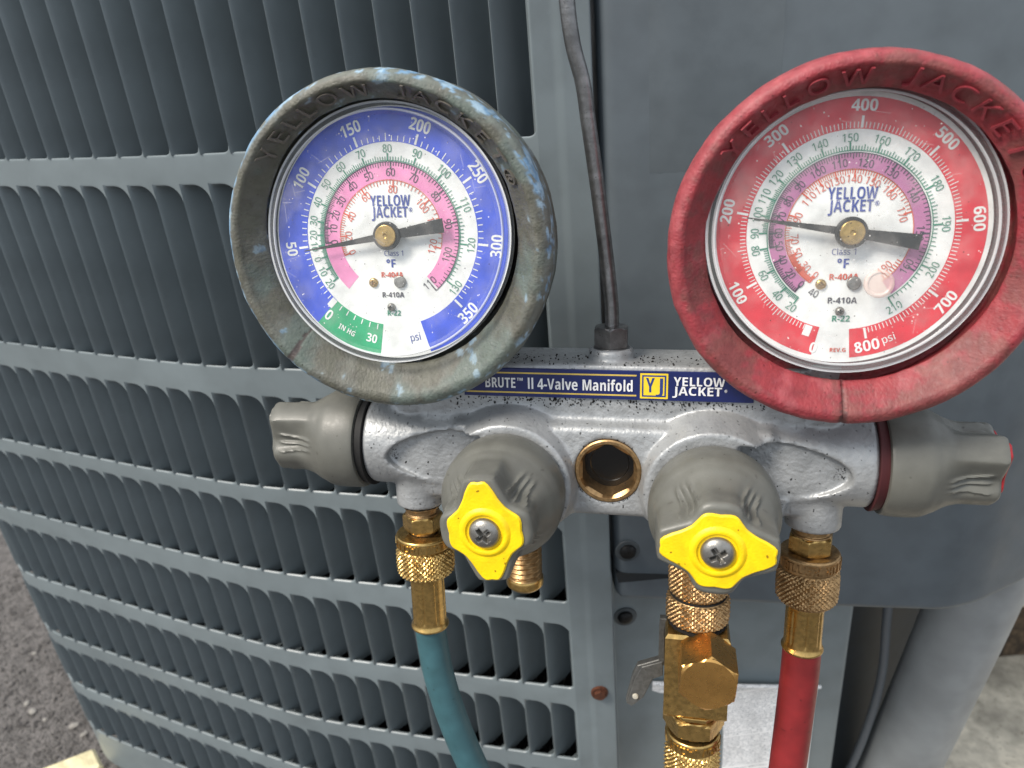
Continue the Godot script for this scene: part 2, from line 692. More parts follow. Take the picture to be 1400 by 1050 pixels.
# small print seen too far off to read: broken grey lines
func print_lines() -> ImageTexture:
	var im := Image.create_empty(512, 512, false, Image.FORMAT_RGBA8)
	im.fill(Color.WHITE)
	var r := RandomNumberGenerator.new()
	r.seed = 61
	for row in range(6, 508, 11):
		var x := 14
		if r.randf() < 0.12:
			continue
		while x < 490:
			var w := r.randi_range(3, 9)
			if r.randf() < 0.84:
				im.fill_rect(Rect2i(x, row + r.randi_range(0, 1), w, r.randi_range(3, 5)), Color(0.56, 0.58, 0.60).lerp(Color.WHITE, r.randf() * 0.45))
			x += w + r.randi_range(1, 3)
	return ImageTexture.create_from_image(im)


# ---------------------------------------------------------------- the air conditioner

const PITCH := 11.4              # from one louver to the next
const LOUVERS := 29
const PLAN := [Vector2(14.5, -234), Vector2(-30, -246.5), Vector2(-106, -269), Vector2(-152, -288.5), Vector2(-197, -310), Vector2(-245, -333.5), Vector2(-272, -347), Vector2(-286, -357), Vector2(-295, -370), Vector2(-300, -388), Vector2(-304, -420), Vector2(-310, -480), Vector2(-318, -560)]
const ROWS := [Vector2(58, -33), Vector2(-43.5, -111), Vector2(-123.5, -165), Vector2(-173, -210), Vector2(-222, -256.5), Vector2(-267, -300), Vector2(-310, -341), Vector2(-351, -382)]
const UNIT_TOP := 66.0
const UNIT_FOOT := -412.0

var plan_curve := Curve3D.new()


func plan(s: float, out := 0.0) -> Vector3:      # a point of the louvered side, s along it from the seam, out in front of it
	var p := plan_curve.sample_baked(s, true)
	return Vector3(p.x, 0, p.z) + facing(s) * out


func facing(s: float) -> Vector3:
	var d := plan_curve.sample_baked(s + 2.0, true) - plan_curve.sample_baked(maxf(0.0, s - 2.0), true)
	return Vector3(-d.z, 0, d.x).normalized() * -1.0 if d.x > 0 else Vector3(d.z, 0, -d.x).normalized()


func corner(x: float, r: float, right: float, left: float) -> float:    # how far a slot's rounded end eats into the slot; x from its right edge
	if x < 0.5:
		return r
	if x < right + 0.5:
		var u := 1.0 - (x - 0.5) / right
		return r * (1.0 - sqrt(maxf(0.0, 1.0 - u * u)))
	if x > PITCH - left:
		var u := 1.0 - (PITCH - x) / left
		return left * (1.0 - sqrt(maxf(0.0, 1.0 - u * u)))
	return 0.0


func louver_band(top: float, bottom: float, slot_above: bool, slot_below: bool) -> Shape:
	var s := Shape.new()
	var xs := [0.0, 0.45, 0.6, 0.9, 1.4, 2.0, 2.8, 3.8, 5.0, 6.4, 8.0, 9.6, 10.3, 10.8, 11.1]
	var cols := 0
	for k in LOUVERS:
		for x in xs:
			var at := PITCH * k + float(x)
			var hi := top + (corner(x, 2.4, 2.4, 1.0) if slot_above else 0.0)
			var lo := bottom - (corner(x, 6.0, 6.0, 1.2) if slot_below else 0.0)
			var f := facing(at)
			var p := plan(at)
			var rows := [[hi - 0.7, -1.6], [hi - 0.15, -0.55], [hi - 0.5, -0.1], [hi - 1.1, 0.0], [lerpf(hi, lo, 0.5), 0.0], [lo + 1.1, 0.0], [lo + 0.5, -0.1], [lo + 0.15, -0.55], [lo + 0.7, -1.6]]
			for r in rows:
				s.add(p + f * float(r[1]) + Vector3(0, r[0], 0))
			cols += 1
	for c in cols - 1:
		for r in 8:
			var a := c * 9 + r
			s.quad(a, a + 1, a + 10, a + 9)
	return s


# one pressed louver: it leaves the sheet at the left edge of its slot and sinks in towards the right
func louver(height: float) -> Shape:
	var deep := 13.0
	var outer := []
	for t in [0.0, 0.05, 0.12, 0.2, 0.3, 0.42, 0.55, 0.7, 0.85, 1.0]:
		outer.append(Vector2(-PITCH + 0.55 + t * (PITCH * 0.74), -deep * (1.0 - pow(1.0 - t, 1.6))))
	var prof := [Vector2(-PITCH + 0.1, -1.5), Vector2(-PITCH - 0.25, -0.7), Vector2(-PITCH - 0.2, 0.1), Vector2(-PITCH + 0.1, 0.5)] + outer
	var n := prof.size()
	var ys := []
	for y in [0.0, 0.6, 1.4, 2.4, 3.6, 5.0, 7.0, 9.0]:
		ys.append(float(y))
	for k in 5:
		ys.append(lerpf(11.0, height - 9.0, k / 4.0))
	for y in [7.0, 5.0, 3.6, 2.4, 1.5, 0.8, 0.0]:
		ys.append(height - float(y))
	var s := Shape.new()
	for back in [0.0, -0.55]:
		for y in ys:
			for i in n:
				var p: Vector2 = prof[i]
				var t := clampf((p.x + PITCH) / PITCH, 0.0, 1.0)
				var low: float = 0.5 - 4.0 * smoothstep(0.06, 0.3, t) + 5.6 * smoothstep(0.45, 1.0, t)
				var yy := lerpf(low, height, float(y) / height)
				var sink: float = smoothstep(-0.4, 2.4, height - yy)
				s.add(Vector3(p.x, yy, (p.y * sink if p.y < 0.0 else p.y) + back))
	var m := ys.size()
	for side in 2:
		for j in m - 1:
			for i in n - 1:
				var a := side * n * m + j * n + i
				if side == 0:
					s.quad(a, a + 1, a + n + 1, a + n)
				else:
					s.quad(a, a + n, a + n + 1, a + 1)
	for j in m - 1:                                  # the two long edges
		var a := j * n
		s.quad(a, a + n, a + n + n * m, a + n * m)
		var b := j * n + n - 1
		s.quad(b, b + n * m, b + n + n * m, b + n)
	return s


func sheet(points: Array, low: float, high: float, thick := 1.2, toward := Vector3.BACK) -> Shape:     # an upright folded sheet
	var s := Shape.new()
	var n := points.size()
	for p: Vector2 in points:
		s.add(Vector3(p.x, low, p.y))
		s.add(Vector3(p.x, high, p.y))
	for i in n - 1:
		s.quad(i * 2, i * 2 + 2, i * 2 + 3, i * 2 + 1)
	return s


func make_unit() -> void:
	for i in PLAN.size():
		var a: Vector2 = PLAN[maxi(i - 1, 0)]
		var b: Vector2 = PLAN[mini(i + 1, PLAN.size() - 1)]
		var h := (b - a) / 6.5
		plan_curve.add_point(Vector3(PLAN[i].x, 0, PLAN[i].y), Vector3(-h.x, 0, -h.y), Vector3(h.x, 0, h.y))
	plan_curve.bake_interval = 0.5
	var unit := thing("air_conditioner", "grey louvered outdoor air conditioner filling the background behind the gauges", "air conditioner", Transform3D(Basis(), Vector3(0, GROUND, 0)))
	var up := Vector3(0, -GROUND, 0)
	var here := Transform3D(Basis(), up)
	# the sheet between the rows of slots, in bands; each louver a piece of its own
	var panel := Shape.new()
	panel.join(louver_band(UNIT_TOP, ROWS[0].x, false, true))
	for r in ROWS.size():
		var low: float = ROWS[r + 1].x if r + 1 < ROWS.size() else UNIT_FOOT
		panel.join(louver_band(ROWS[r].y, low, true, r + 1 < ROWS.size()))
	var wall := part("louver_panel", panel, M.paint, unit, here, 40.0, Vector3.BACK)
	for row: Vector2 in ROWS:
		var mesh := mesh_of(louver(row.x - row.y + 1.6), 50.0)
		var first: MeshInstance3D = null
		for k in LOUVERS:
			var at := PITCH * k
			var f := facing(at + PITCH * 0.5)
			var along := Vector3.UP.cross(f)
			var xf := Transform3D(Basis(along, Vector3.UP, f), plan(at) + Vector3(0, row.y - 0.8, 0))
			if first == null:
				first = part("louver", mesh, M.paint, wall, xf)
			else:
				again(first, xf)
	# the coil behind the slots: dark upright fins, wavy along their edges
	var coil := Shape.new()
	for k in range(0, 104):
		var s0 := 2.0 + k * 3.2
		for side in 2:
			for j in 121:
				var y := lerpf(UNIT_FOOT + 4.0, UNIT_TOP - 2.0, j / 120.0)
				var wob := 0.55 * sin(y * 0.9 + k * 1.7)
				coil.add(plan(s0 + side * 1.4 + wob, -17.5 - side * 7.0) + Vector3(0, y, 0))
		var n := coil.v.size() - 242
		for j in 120:
			coil.quad(n + j, n + j + 1, n + 122 + j, n + 121 + j)
	var coil_node := part("condenser_coil", coil, M.coil, unit, here, 30.0, Vector3.BACK)
	coil_node.set_meta("kind", "stuff")
	part("dark_backing", grid(func(u, v): return plan(u * 330.0, -26.0) + Vector3(0, lerpf(UNIT_FOOT + 2.0, UNIT_TOP - 1.0, v), 0), 60, 1), M.shade, unit, here, 60.0, Vector3.BACK)  # dark sheet added behind the coil for the darkness inside the unit
	# the flat post beside the louvers, with a shallow fold, returning inwards at the seam
	var post := sheet(rounded([Vector2(13.6, -237.5), Vector2(13.9, -234.05), Vector2(20.2, -233.7), Vector2(22.4, -233.1), Vector2(31.0, -232.9), Vector2(31.3, -252)], 0.7), UNIT_FOOT, UNIT_TOP)
	part("corner_post", post, M.paint, unit, here, 40.0, Vector3.BACK)
	# the control box cover: a bowed sheet with its lower edge turned under
	var bow := rounded([Vector2(32.9, -250), Vector2(32.8, -234.0), Vector2(76, -225.9), Vector2(115, -217.8), Vector2(150, -211.2), Vector2(163, -213.4), Vector2(187, -222.9), Vector2(212, -236), Vector2(236, -262), Vector2(245, -300), Vector2(247, -380)], 5.0, 6)
	bow = dense(bow, 6.0)
	var cover := Shape.new()
	for j in bow.size():
		var p: Vector2 = bow[j]
		var d: Vector2 = ((bow[mini(j + 1, bow.size() - 1)] as Vector2) - bow[maxi(j - 1, 0)]).normalized()
		var n := Vector3(-d.y, 0, d.x) * -1.0
		n = Vector3(d.y, 0, -d.x) * -1.0
		for r in [[UNIT_TOP, 0.0], [-150.0, 0.0], [-207.6, 0.0], [-209.2, -0.35], [-210.2, -1.2], [-210.4, -2.4], [-210.4, -13.0]]:
			cover.add(Vector3(p.x, r[0], p.y) + n * float(r[1]))
	for j in bow.size() - 1:
		for r in 6:
			var a := j * 7 + r
			cover.quad(a, a + 1, a + 8, a + 7)
	part("control_cover", cover, M.paint_old, unit, here, 40.0, Vector3.BACK)
	var ghost := Shape.new()                                   # where an old sticker sat: a darker, rougher skin of glue
	for j in 25:
		var x := lerpf(46.6, 82.0, j / 24.0)
		var z := -230.0
		for i in bow.size() - 1:
			if bow[i].x <= x and bow[i + 1].x > x:
				z = lerpf(bow[i].y, bow[i + 1].y, (x - bow[i].x) / (bow[i + 1].x - bow[i].x))
		ghost.add(Vector3(x, 40.0, z + 0.03))
		ghost.add(Vector3(x, -46.5 + 0.2 * sin(j * 2.3), z + 0.03))
	for j in 24:
		ghost.quad(j * 2, j * 2 + 1, j * 2 + 3, j * 2 + 2)
	part("sticker_residue", ghost, M.paint_glue, unit, here, 40.0, Vector3.BACK)
	# the service panel set back under the cover, and the recess right of it
	var back := sheet(rounded([Vector2(32.2, -240), Vector2(32.6, -243.5), Vector2(136.0, -250), Vector2(137.4, -250.6), Vector2(138, -268)], 0.8), UNIT_FOOT, -196.0)
	part("service_panel", back, M.paint, unit, here, 40.0, Vector3.BACK)
	part("recess_wall", sheet([Vector2(138, -266), Vector2(196, -302), Vector2(228, -306), Vector2(236, -420)], UNIT_FOOT, -190.0), M.recess_shade_paint, unit, here, 30.0, Vector3.BACK)  # set back and coloured dark so the gap looks shaded
	part("recess_shade_roof", grid(func(u, v): return Vector3(lerpf(33, 240, u), -197.0, lerpf(-228, -330, v)), 1, 1), M.shade, unit, here, 30.0, Vector3.DOWN)  # unseen dark sheet added over the recess to deepen its shade
	part("top_cover", outline([Vector2(240, 380), Vector2(236, 262), Vector2(187, 221), Vector2(150, 209), Vector2(14, 231), Vector2(-197, 307), Vector2(-286, 354), Vector2(-305, 420), Vector2(-318, 560), Vector2(200, 560)], UNIT_TOP + 0.5, UNIT_TOP + 14.0, 2.0), M.paint, unit, turned("up", up))
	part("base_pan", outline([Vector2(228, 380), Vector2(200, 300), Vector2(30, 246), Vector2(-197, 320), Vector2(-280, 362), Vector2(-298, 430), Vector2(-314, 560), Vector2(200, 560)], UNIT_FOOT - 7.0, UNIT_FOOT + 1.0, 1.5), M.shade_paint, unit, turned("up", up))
	# the printed notice on the service panel, its upper edge curling forward
	var notice := grid(func(u, v):
		var x: float = lerpf(48.8, 124.6, u)
		var y: float = lerpf(-266.6, -400.0, v) - 16.5 * u * (1.0 - v)
		return Vector3(x, y, lerpf(-244.6, -249.3, (x - 32.0) / 104.0) + 0.25 + 2.2 * exp(-v * 26.0) * (1.0 + 0.4 * sin(u * 5.0))), 24, 40)
	part("printed_notice", notice, M.paper, unit, here, 60.0, Vector3.BACK).set_meta("label", "white notice of small print with a curling top edge")
	var lip := tube([Vector3(48.6, -266.2, -242.0), Vector3(86, -274.3, -243.6), Vector3(124.9, -282.9, -246.4)], 0.9, 10)
	part("notice_edge", lip, M.paper, unit, here, 60.0)
	# screws
	var head := rounded([Vector2(0.0, 2.2), Vector2(1.6, 2.1), Vector2(3.0, 1.2), Vector2(3.2, 0.0)], 0.8)
	var bolt := hexagon(2.2, -0.6, 1.9)
	bolt.join(lathe([Vector2(0, 0.5), Vector2(3.4, 0.5), Vector2(3.6, 0.0), Vector2(3.6, -0.8)], 32))
	part("rusty_screw", bolt, M.rust, unit, Transform3D(Basis(), Vector3(24.4, -258.6, -232.6) + up)).set_meta("label", "small rusty screw head on the grey post")
	for y in [-186.0, -228.5]:
		var z := -232.4 if y > -210.0 else -243.4
		var s := part("panel_screw", lathe(head, 24), M.dark_screw, unit, Transform3D(Basis(), Vector3(37.6, y, z) + up))
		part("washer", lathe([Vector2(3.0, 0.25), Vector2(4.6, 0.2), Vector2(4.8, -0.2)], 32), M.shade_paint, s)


func make_surroundings() -> void:
	# ground: one broad sheet of grey grit, and a paler concrete slab on the right
	setting("ground", grid(func(u, v):
		var x: float = pow(absf(u - 0.5) * 2.0, 5.0) * signf(u - 0.5) * 90000.0 + (u - 0.5) * 1800.0
		var z: float = pow(absf(v - 0.5) * 2.0, 5.0) * signf(v - 0.5) * 90000.0 + (v - 0.5) * 1800.0 - 300.0
		return Vector3(x, GROUND, z), 80, 80), M.gravel, "dark brownish grey gritty ground around the air conditioner", "ground")
	setting("concrete_slab", outline([Vector2(20, 120), Vector2(900, 120), Vector2(900, 900), Vector2(20, 900)], -20.0, 2.9, 1.0), M.concrete, "pale stained concrete slab under the grey pipe", "concrete slab", Vector3.ZERO + Vector3(0, GROUND, 0))
	(get_node("concrete_slab") as Node3D).transform = turned("up", Vector3.ZERO)
	(get_node("concrete_slab") as Node3D).scale = Vector3.ONE
	# loose grit on the left, in view below the curved corner
	var grit := MultiMesh.new()
	grit.transform_format = MultiMesh.TRANSFORM_3D
	var lump := lathe([Vector2(0, -0.5), Vector2(0.7, -0.35), Vector2(1.0, 0.0), Vector2(0.75, 0.4), Vector2(0, 0.55)], 7, func(a, r, z): return r * (1.0 + 0.25 * sin(a * 2.0 + z * 3.0)))
	grit.mesh = mesh_of(lump, 60.0)
	grit.instance_count = 5200
	for k in 5200:
		var p := Vector3(rng.randf_range(-620, -250), GROUND + 0.3, rng.randf_range(-640, -330))
		var size := 0.9 + 1.5 * pow(rng.randf(), 4.0)
		var b := Basis.from_euler(Vector3(rng.randf() * TAU, rng.randf() * TAU, rng.randf() * TAU)).scaled(Vector3(size, size * 0.7, size))
		grit.set_instance_transform(k, Transform3D(b, (p - Vector3(0, GROUND, 0)) * K))
	var g := MultiMeshInstance3D.new()
	g.name = "gravel"
	g.multimesh = grit
	g.material_override = M.pebble_dark
	add_child(g, true)
	describe(g, "small grey and brown grit strewn over the ground", "gravel", "stuff")
	for k in 14:
		var size := rng.randf_range(1.8, 4.2)
		var at := Vector3(rng.randf_range(-470, -320), GROUND + size * 0.25, rng.randf_range(-520, -400))
		if k < 5:
			at = Vector3(-345 - k * 17.0 + 6.0 * sin(k * 2.0), GROUND + size * 0.25, -420 - k * 9.0)
		var o := part("pebble", lathe(rounded([Vector2(0, -0.5), Vector2(0.9, -0.3), Vector2(1.0, 0.2), Vector2(0, 0.6)], 0.4), 12, func(a, r, z): return r * (1.0 + 0.2 * sin(a * 2.0 + k))), M.pebble, self, Transform3D(turned("up").basis.scaled(Vector3.ONE * size), at + Vector3(0, -GROUND, 0)), 80.0)
		describe(o, "small pale pebble lying loose on the dark ground", "pebble", "", "pale pebbles on the ground")
	var wedge := outline([Vector2(-20, -13), Vector2(10, -17), Vector2(21, -4), Vector2(17, 15), Vector2(-16, 18)], -4.0, 39.0, 2.0)
	var o := part("support_block", wedge, M.block, self, turned("up", Vector3(-312, 0, -352)))
	o.rotate_y(0.5)
	describe(o, "pale cream block under the lower left corner of the unit", "block")
	# pipe and cord that come down below the cover
	var pipe := thing("insulated_pipe", "thick grey pipe slanting down right of the white notice", "pipe", Transform3D(Basis(), Vector3(150, GROUND, -268)))
	var base := -Vector3(150, GROUND, -268)
	part("pipe_sleeve", tube([base + Vector3(200, -196, -255), base + Vector3(194, -250, -257), base + Vector3(178, -364, -262), base + Vector3(166, GROUND + 1.0, -268)], 17.2, 40), M.pipe, pipe, Transform3D(), 180.0)
	var cord := thing("thin_cord", "thin grey cord hanging in the dark gap left of the thick pipe", "cord", Transform3D(Basis(), Vector3(150, GROUND, -262)))
	base = -Vector3(150, GROUND, -262)
	part("cord_sheath", tube([base + Vector3(158, -198, -262), base + Vector3(159.4, -258, -262), base + Vector3(161.6, -296, -262), base + Vector3(159, -330, -262), base + Vector3(153, -362, -262), base + Vector3(140, -410, -264), base + Vector3(128, GROUND + 2.5, -262)], 2.0, 14), M.cord, cord, Transform3D(), 180.0)
	# a low step beyond the slab
	var step := thing("low_step", "low step with brown riser and pale top beyond the concrete", "step", Transform3D(Basis().rotated(Vector3.UP, 0.0), Vector3(480, GROUND, -420)))
	part("riser_board", block(Vector3(460, 50, 22), 1.5), M.plank, step, Transform3D(Basis(), Vector3(0, 28, 0)))
	part("tread", block(Vector3(470, 12, 190), 2.0), M.pale, step, Transform3D(Basis(), Vector3(0, 59.2, -80)))

# ---------------------------------------------------------------- the manifold

func body_field(p: Vector3) -> float:
	var v := p.y - 6.0
	var d := rod(Vector2(v, p.z), p.x, 12.2, 64.4, 1.4)
	var low := box_field(p - Vector3(1.0, 3.6, 0.0), Vector3(40.0, 12.1, 12.2), 2.2)
	var high := box_field(p - Vector3(0.0, 20.8, -1.5), Vector3(47.5, 9.6, 9.4), 1.0)
	d = smin(d, low, 2.2)
	d = smin(d, box_field(p - Vector3(0.5, -1.0, -0.5), Vector3(55.5, 7.4, 8.5), 3.2), 2.5)
	d = smin(d, high, 1.6)
	for side in 2:
		var q := p - Vector3(-24.0 if side == 0 else 26.4, 0.4, 0)
		var r := Vector2(q.x, q.y).length()
		var cone := maxf((r - lerpf(20.6, 16.4, clampf((q.z - 4.0) / 12.0, 0, 1))) * 0.93, q.z - 16.6)
		cone = maxf(cone, -9.0 - p.y)
		cone = maxf(cone, -8.0 - p.z)
		d = smin(d, cone, 0.5)
	# leaf-shaped hollows between the bosses and the end collars
	var au := absf(p.x - 0.6)
	var half := 8.6 * sqrt(maxf(0.0, 1.0 - pow((au - 28.0) / 30.0, 2.0)))
	var leaf := maxf((absf(p.y - 4.9) - half) * 0.8, 9.0 - p.z)
	leaf = maxf(leaf, au - 58.2)
	if au > 31.0:
		d = -smin(-d, leaf, 0.55)
	var hole := maxf(Vector2(p.x - 1.2, p.y - 4.2).length() - 8.3, 1.0 - p.z)
	d = -smin(-d, hole, 0.5)
	for x in [-52.0, 52.3]:
		d = smin(d, rod(Vector2(p.x - x, p.z - 1.5), p.y + 5.0, 6.9, 7.0, 0.8), 0.7)
		d = smin(d, rod(Vector2(p.x - x * 0.985, p.z - 1.0), p.y - 24.0, 6.8, 7.6, 0.8), 1.5)
	d = smin(d, rod(Vector2(p.x - 1.0, p.z), p.y - 29.5, 5.7, 3.7, 0.9), 1.0)
	return d


func star(theta: float) -> float:                 # outline of a knob's coloured cap: long lobes left and right, blunt ones above and below
	var a := fposmod(theta, PI)
	a = minf(a, PI - a)
	var angles := [0.0, 7.5, 16.0, 25.0, 33.5, 45.0, 57.0, 66.0, 72.0, 90.0]
	var radii := [11.9, 12.1, 10.7, 9.2, 8.4, 7.95, 8.3, 8.9, 9.0, 8.5]
	var deg := rad_to_deg(a)
	for i in 9:
		if deg <= angles[i + 1]:
			var u: float = (deg - angles[i]) / (angles[i + 1] - angles[i])
			return cubic_interpolate(radii[i], radii[i + 1], radii[maxi(i - 1, 0)], radii[mini(i + 2, 9)], u)
	return radii[9]


func knob_shape() -> Shape:
	var prof := [[0.0, 10.0, 0.0], [0.0, 13.9, 0.0], [0.2, 14.5, 0.0], [0.9, 14.9, 0.0], [3.0, 15.1, 0.0], [5.5, 15.15, 0.0], [7.6, 15.0, 0.0], [8.8, 14.7, 0.0], [9.8, 14.2, 0.0]]
	for k in 19:
		var z := 10.4 + k * 0.66
		prof.append([z, 13.95 - 0.75 * smoothstep(0.0, 5.0, float(k)) - 0.02 * k, smoothstep(9.6, 17.5, z)])
	prof.append_array([[22.9, 12.7, 1.0], [23.4, 12.6, 1.03], [23.8, 12.4, 1.08], [24.0, 11.8, 1.15]])
	var n := 180
	var s := Shape.new()
	for row in prof:
		var z: float = row[0]
		for i in n:
			var a := TAU * i / n
			var q := fposmod(a, PI)
			var off := minf(q, PI - q) - 0.86
			var hollow := exp(-pow(off / 0.40, 2.0))
			var into: float = lerpf(row[2], smoothstep(8.0, 20.0, z), hollow)
			into = maxf(into, row[2])
			var face := star(a) + 2.3 - 1.5 * hollow - (float(row[2]) - 1.0) * 9.0 * float(row[2] > 1.0)
			var r: float = lerpf(row[1], minf(face, row[1]), minf(1.0, into))
			# three moulded ridges fanning out in each hollow
			var rise := smoothstep(11.5, 14.0, z) * (1.0 - smoothstep(20.5, 22.4, z))
			for k in [-1, 0, 1]:
				var line := absf(off - k * lerpf(0.10, 0.25, clampf((z - 11.0) / 10.0, 0, 1)))
				r += 0.75 * rise * exp(-pow(line / 0.045, 2.0))
			s.add(Vector3(cos(a) * r, sin(a) * r, z))
	var rows := prof.size()
	for i in n:
		s.add(Vector3(0, 0, 24.0))
	for j in rows:
		for i in n:
			var a := j * n + i
			var b := j * n + (i + 1) % n
			s.quad(a, b, b + n, a + n)
	return s


func knob_cap_shape() -> Shape:
	var pts := []
	for i in 96:
		var a := TAU * i / 96
		pts.append(Vector2.from_angle(a) * (star(a) - 0.1))
	var s := outline(pts, 23.2, 24.55, 0.35)
	s.join(lathe([Vector2(4.1, 24.5), Vector2(4.4, 25.0), Vector2(4.9, 25.15), Vector2(5.4, 25.0), Vector2(6.0, 24.5)], 40))
	return s


func pan_head(r: float, tall: float) -> Shape:      # a round screw head with a cross recess
	return grid(func(u, v):
		var a: float = u * TAU
		var q: float = v * r
		var z: float = tall * sqrt(maxf(0.0, 1.0 - pow(v, 2.6)))
		var x: float = absf(cos(a) * q)
		var y: float = absf(sin(a) * q)
		var arm: float = minf(maxf(x - 0.5 * r, y - 0.14 * r), maxf(y - 0.5 * r, x - 0.14 * r))
		z -= 0.8 * tall * (1.0 - smoothstep(-0.10 * r, 0.05 * r, arm))
		return Vector3(cos(a) * q, sin(a) * q, z), 96, 26, true)


func make_knob(where: Node3D, xf: Transform3D, cap: Material, mesh: Mesh, label: String) -> void:
	var k := part("valve_knob", mesh, M.grip, where, xf)
	k.set_meta("label", label)
	part("knob_cap", knob_cap_shape(), cap, k, Transform3D(), 40.0)
	part("cap_screw", pan_head(3.6, 1.9), M.screw, k, Transform3D(Basis(Vector3(0, 0, 1), 0.6), Vector3(0, 0, 24.6)), 50.0)


func knurled(r: float, z0: float, z1: float, belly := 0.25) -> Shape:
	var prof := []
	var n := 220
	var rows := maxi(12, int((z1 - z0) / 0.21))
	var s := Shape.new()
	for j in rows + 1:
		var u := float(j) / rows
		var z := lerpf(z0, z1, u)
		var ends := minf(u, 1.0 - u)
		for i in n:
			var a := TAU * i / n
			var f := a * 34.0 / TAU
			var g := z * 0.72
			var t0 := absf(fposmod(f + g, 1.0) * 2.0 - 1.0)
			var t1 := absf(fposmod(f - g, 1.0) * 2.0 - 1.0)
			var h := 0.62 * (1.0 - maxf(t0, t1))
			var rr := r - 0.55 + h * smoothstep(0.0, 0.08, ends) + belly * sin(u * PI) - 0.5 * (1.0 - smoothstep(0.0, 0.12, ends))
			s.add(Vector3(cos(a) * rr, sin(a) * rr, z))
	for j in rows:
		for i in n:
			var a := j * n + i
			var b := j * n + (i + 1) % n
			s.quad(a, b, b + n, a + n)
	s.join(lathe([Vector2(r - 3.0, z0), Vector2(r - 1.05, z0)], 48))
	s.join(lathe([Vector2(r - 1.05, z1), Vector2(r - 3.0, z1)], 48))
	return s


func threaded(r: float, z0: float, z1: float, lead := 1.5) -> Shape:
	return grid(func(u, v):
		var z: float = lerpf(z0, z1, v)
		var w: float = absf(fposmod(z / lead - u, 1.0) * 2.0 - 1.0)
		var rr: float = r - 0.75 * w * smoothstep(0.0, 0.03, minf(v, 1.0 - v))
		return Vector3(cos(u * TAU) * rr, sin(u * TAU) * rr, z), 64, int((z1 - z0) / 0.16), true)


# words bent round a z-axis collar; they read from the front when the collar points down, upside down as on the real one
func collar_words(words: String, r: float, z: float, tall: float, start: float, step: float, flip := 1.0) -> Shape:
	var s := Shape.new()
	for i in words.length():
		if words[i] == " ":
			continue
		var g := text(words[i], tall, 0.95, 0.5, true, 6.0)
		var a := start + step * i
		var radial := Vector3(cos(a), sin(a), 0)
		var tangent := Vector3(-sin(a), cos(a), 0) * flip
		s.join(g, Transform3D(Basis(tangent, Vector3(0, 0, flip), radial), radial * r + Vector3(0, 0, z)))
	return s


# one hose coupling along +z from z=0: a plain collar with pressed words, then the knurl
func coupling(parent: Node3D, called: String, words: String, xf: Transform3D, r: float, collar: float, length: float, material: Material) -> MeshInstance3D:
	var ring := lathe(rounded([Vector2(4.2, 0.1), Vector2(r - 0.4, 0.0), Vector2(r, 0.5), Vector2(r, collar - 0.3), Vector2(r - 0.9, collar), Vector2(r - 2.0, collar + 0.1)], 0.35), 72)
	var nut := part(called, ring, material, parent, xf)
	part("knurl", knurled(r + 0.25, collar, length), material, nut, Transform3D(), 25.0)
	if words:
		part("pressed_words", collar_words(words, r, collar * 0.53, collar * 0.52, 0.0, 0.21, 1.0), material, nut, Transform3D(), 30.0)
	return nut


# crimped ferrule with long flats between shallow grooves
func ferrule(r: float, z0: float, z1: float) -> Shape:
	var prof := dense(rounded([Vector2(r - 2.2, z0), Vector2(r - 0.2, z0), Vector2(r, z0 + 0.8), Vector2(r, z1 - 1.6), Vector2(r + 0.6, z1 - 0.5), Vector2(r + 0.5, z1), Vector2(r - 1.0, z1)], 0.6), 0.8)
	return lathe(prof, 96, func(a, q, z):
		var span: float = smoothstep(z0 + 1.6, z0 + 2.6, z) * (1.0 - smoothstep(z1 - 3.0, z1 - 2.0, z))
		var w := absf(fposmod(a * 8.0 / TAU, 1.0) * 2.0 - 1.0)
		return q - span * (0.32 * smoothstep(0.75, 0.98, w) + 0.1 * (1.0 - w)))


# ---------------------------------------------------------------- gauges

func ring_band(s: Shape, r0: float, r1: float, a0: float, a1: float, z: float, col: Color) -> void:
	var n := maxi(2, int(absf(a1 - a0) / 3.0))
	for i in n + 1:
		var d := Vector2.from_angle(deg_to_rad(lerpf(a0, a1, float(i) / n)))
		s.add(Vector3(d.x * r0, d.y * r0, z), col)
		s.add(Vector3(d.x * r1, d.y * r1, z), col)
	var b := s.v.size() - 2 * (n + 1)
	for i in n:
		s.quad(b + i * 2, b + i * 2 + 1, b + i * 2 + 3, b + i * 2 + 2)


func tick(s: Shape, angle: float, r0: float, r1: float, wide: float, z: float, col: Color) -> void:
	var d := Vector2.from_angle(deg_to_rad(angle))
	var o := d.orthogonal() * wide / 2
	var b := s.v.size()
	for p in [d * r0 - o, d * r1 - o, d * r1 + o, d * r0 + o]:
		s.add(Vector3(p.x, p.y, z), col)
	s.quad(b, b + 1, b + 2, b + 3)


func figures(s: Shape, words: String, angle: float, r: float, tall: float, z: float, col: Color, squeeze := 0.9, bold := false) -> void:
	var a := fposmod(angle, 360.0)
	var turn := deg_to_rad(a - 90.0 if a < 182.0 or a > 357.0 else a + 90.0)
	var d := Vector2.from_angle(deg_to_rad(a)) * r
	s.join(text(words, tall, squeeze, 0.0, bold, 8.0).tint(col), Transform3D(Basis(Vector3(0, 0, 1), turn), Vector3(d.x, d.y, z)))


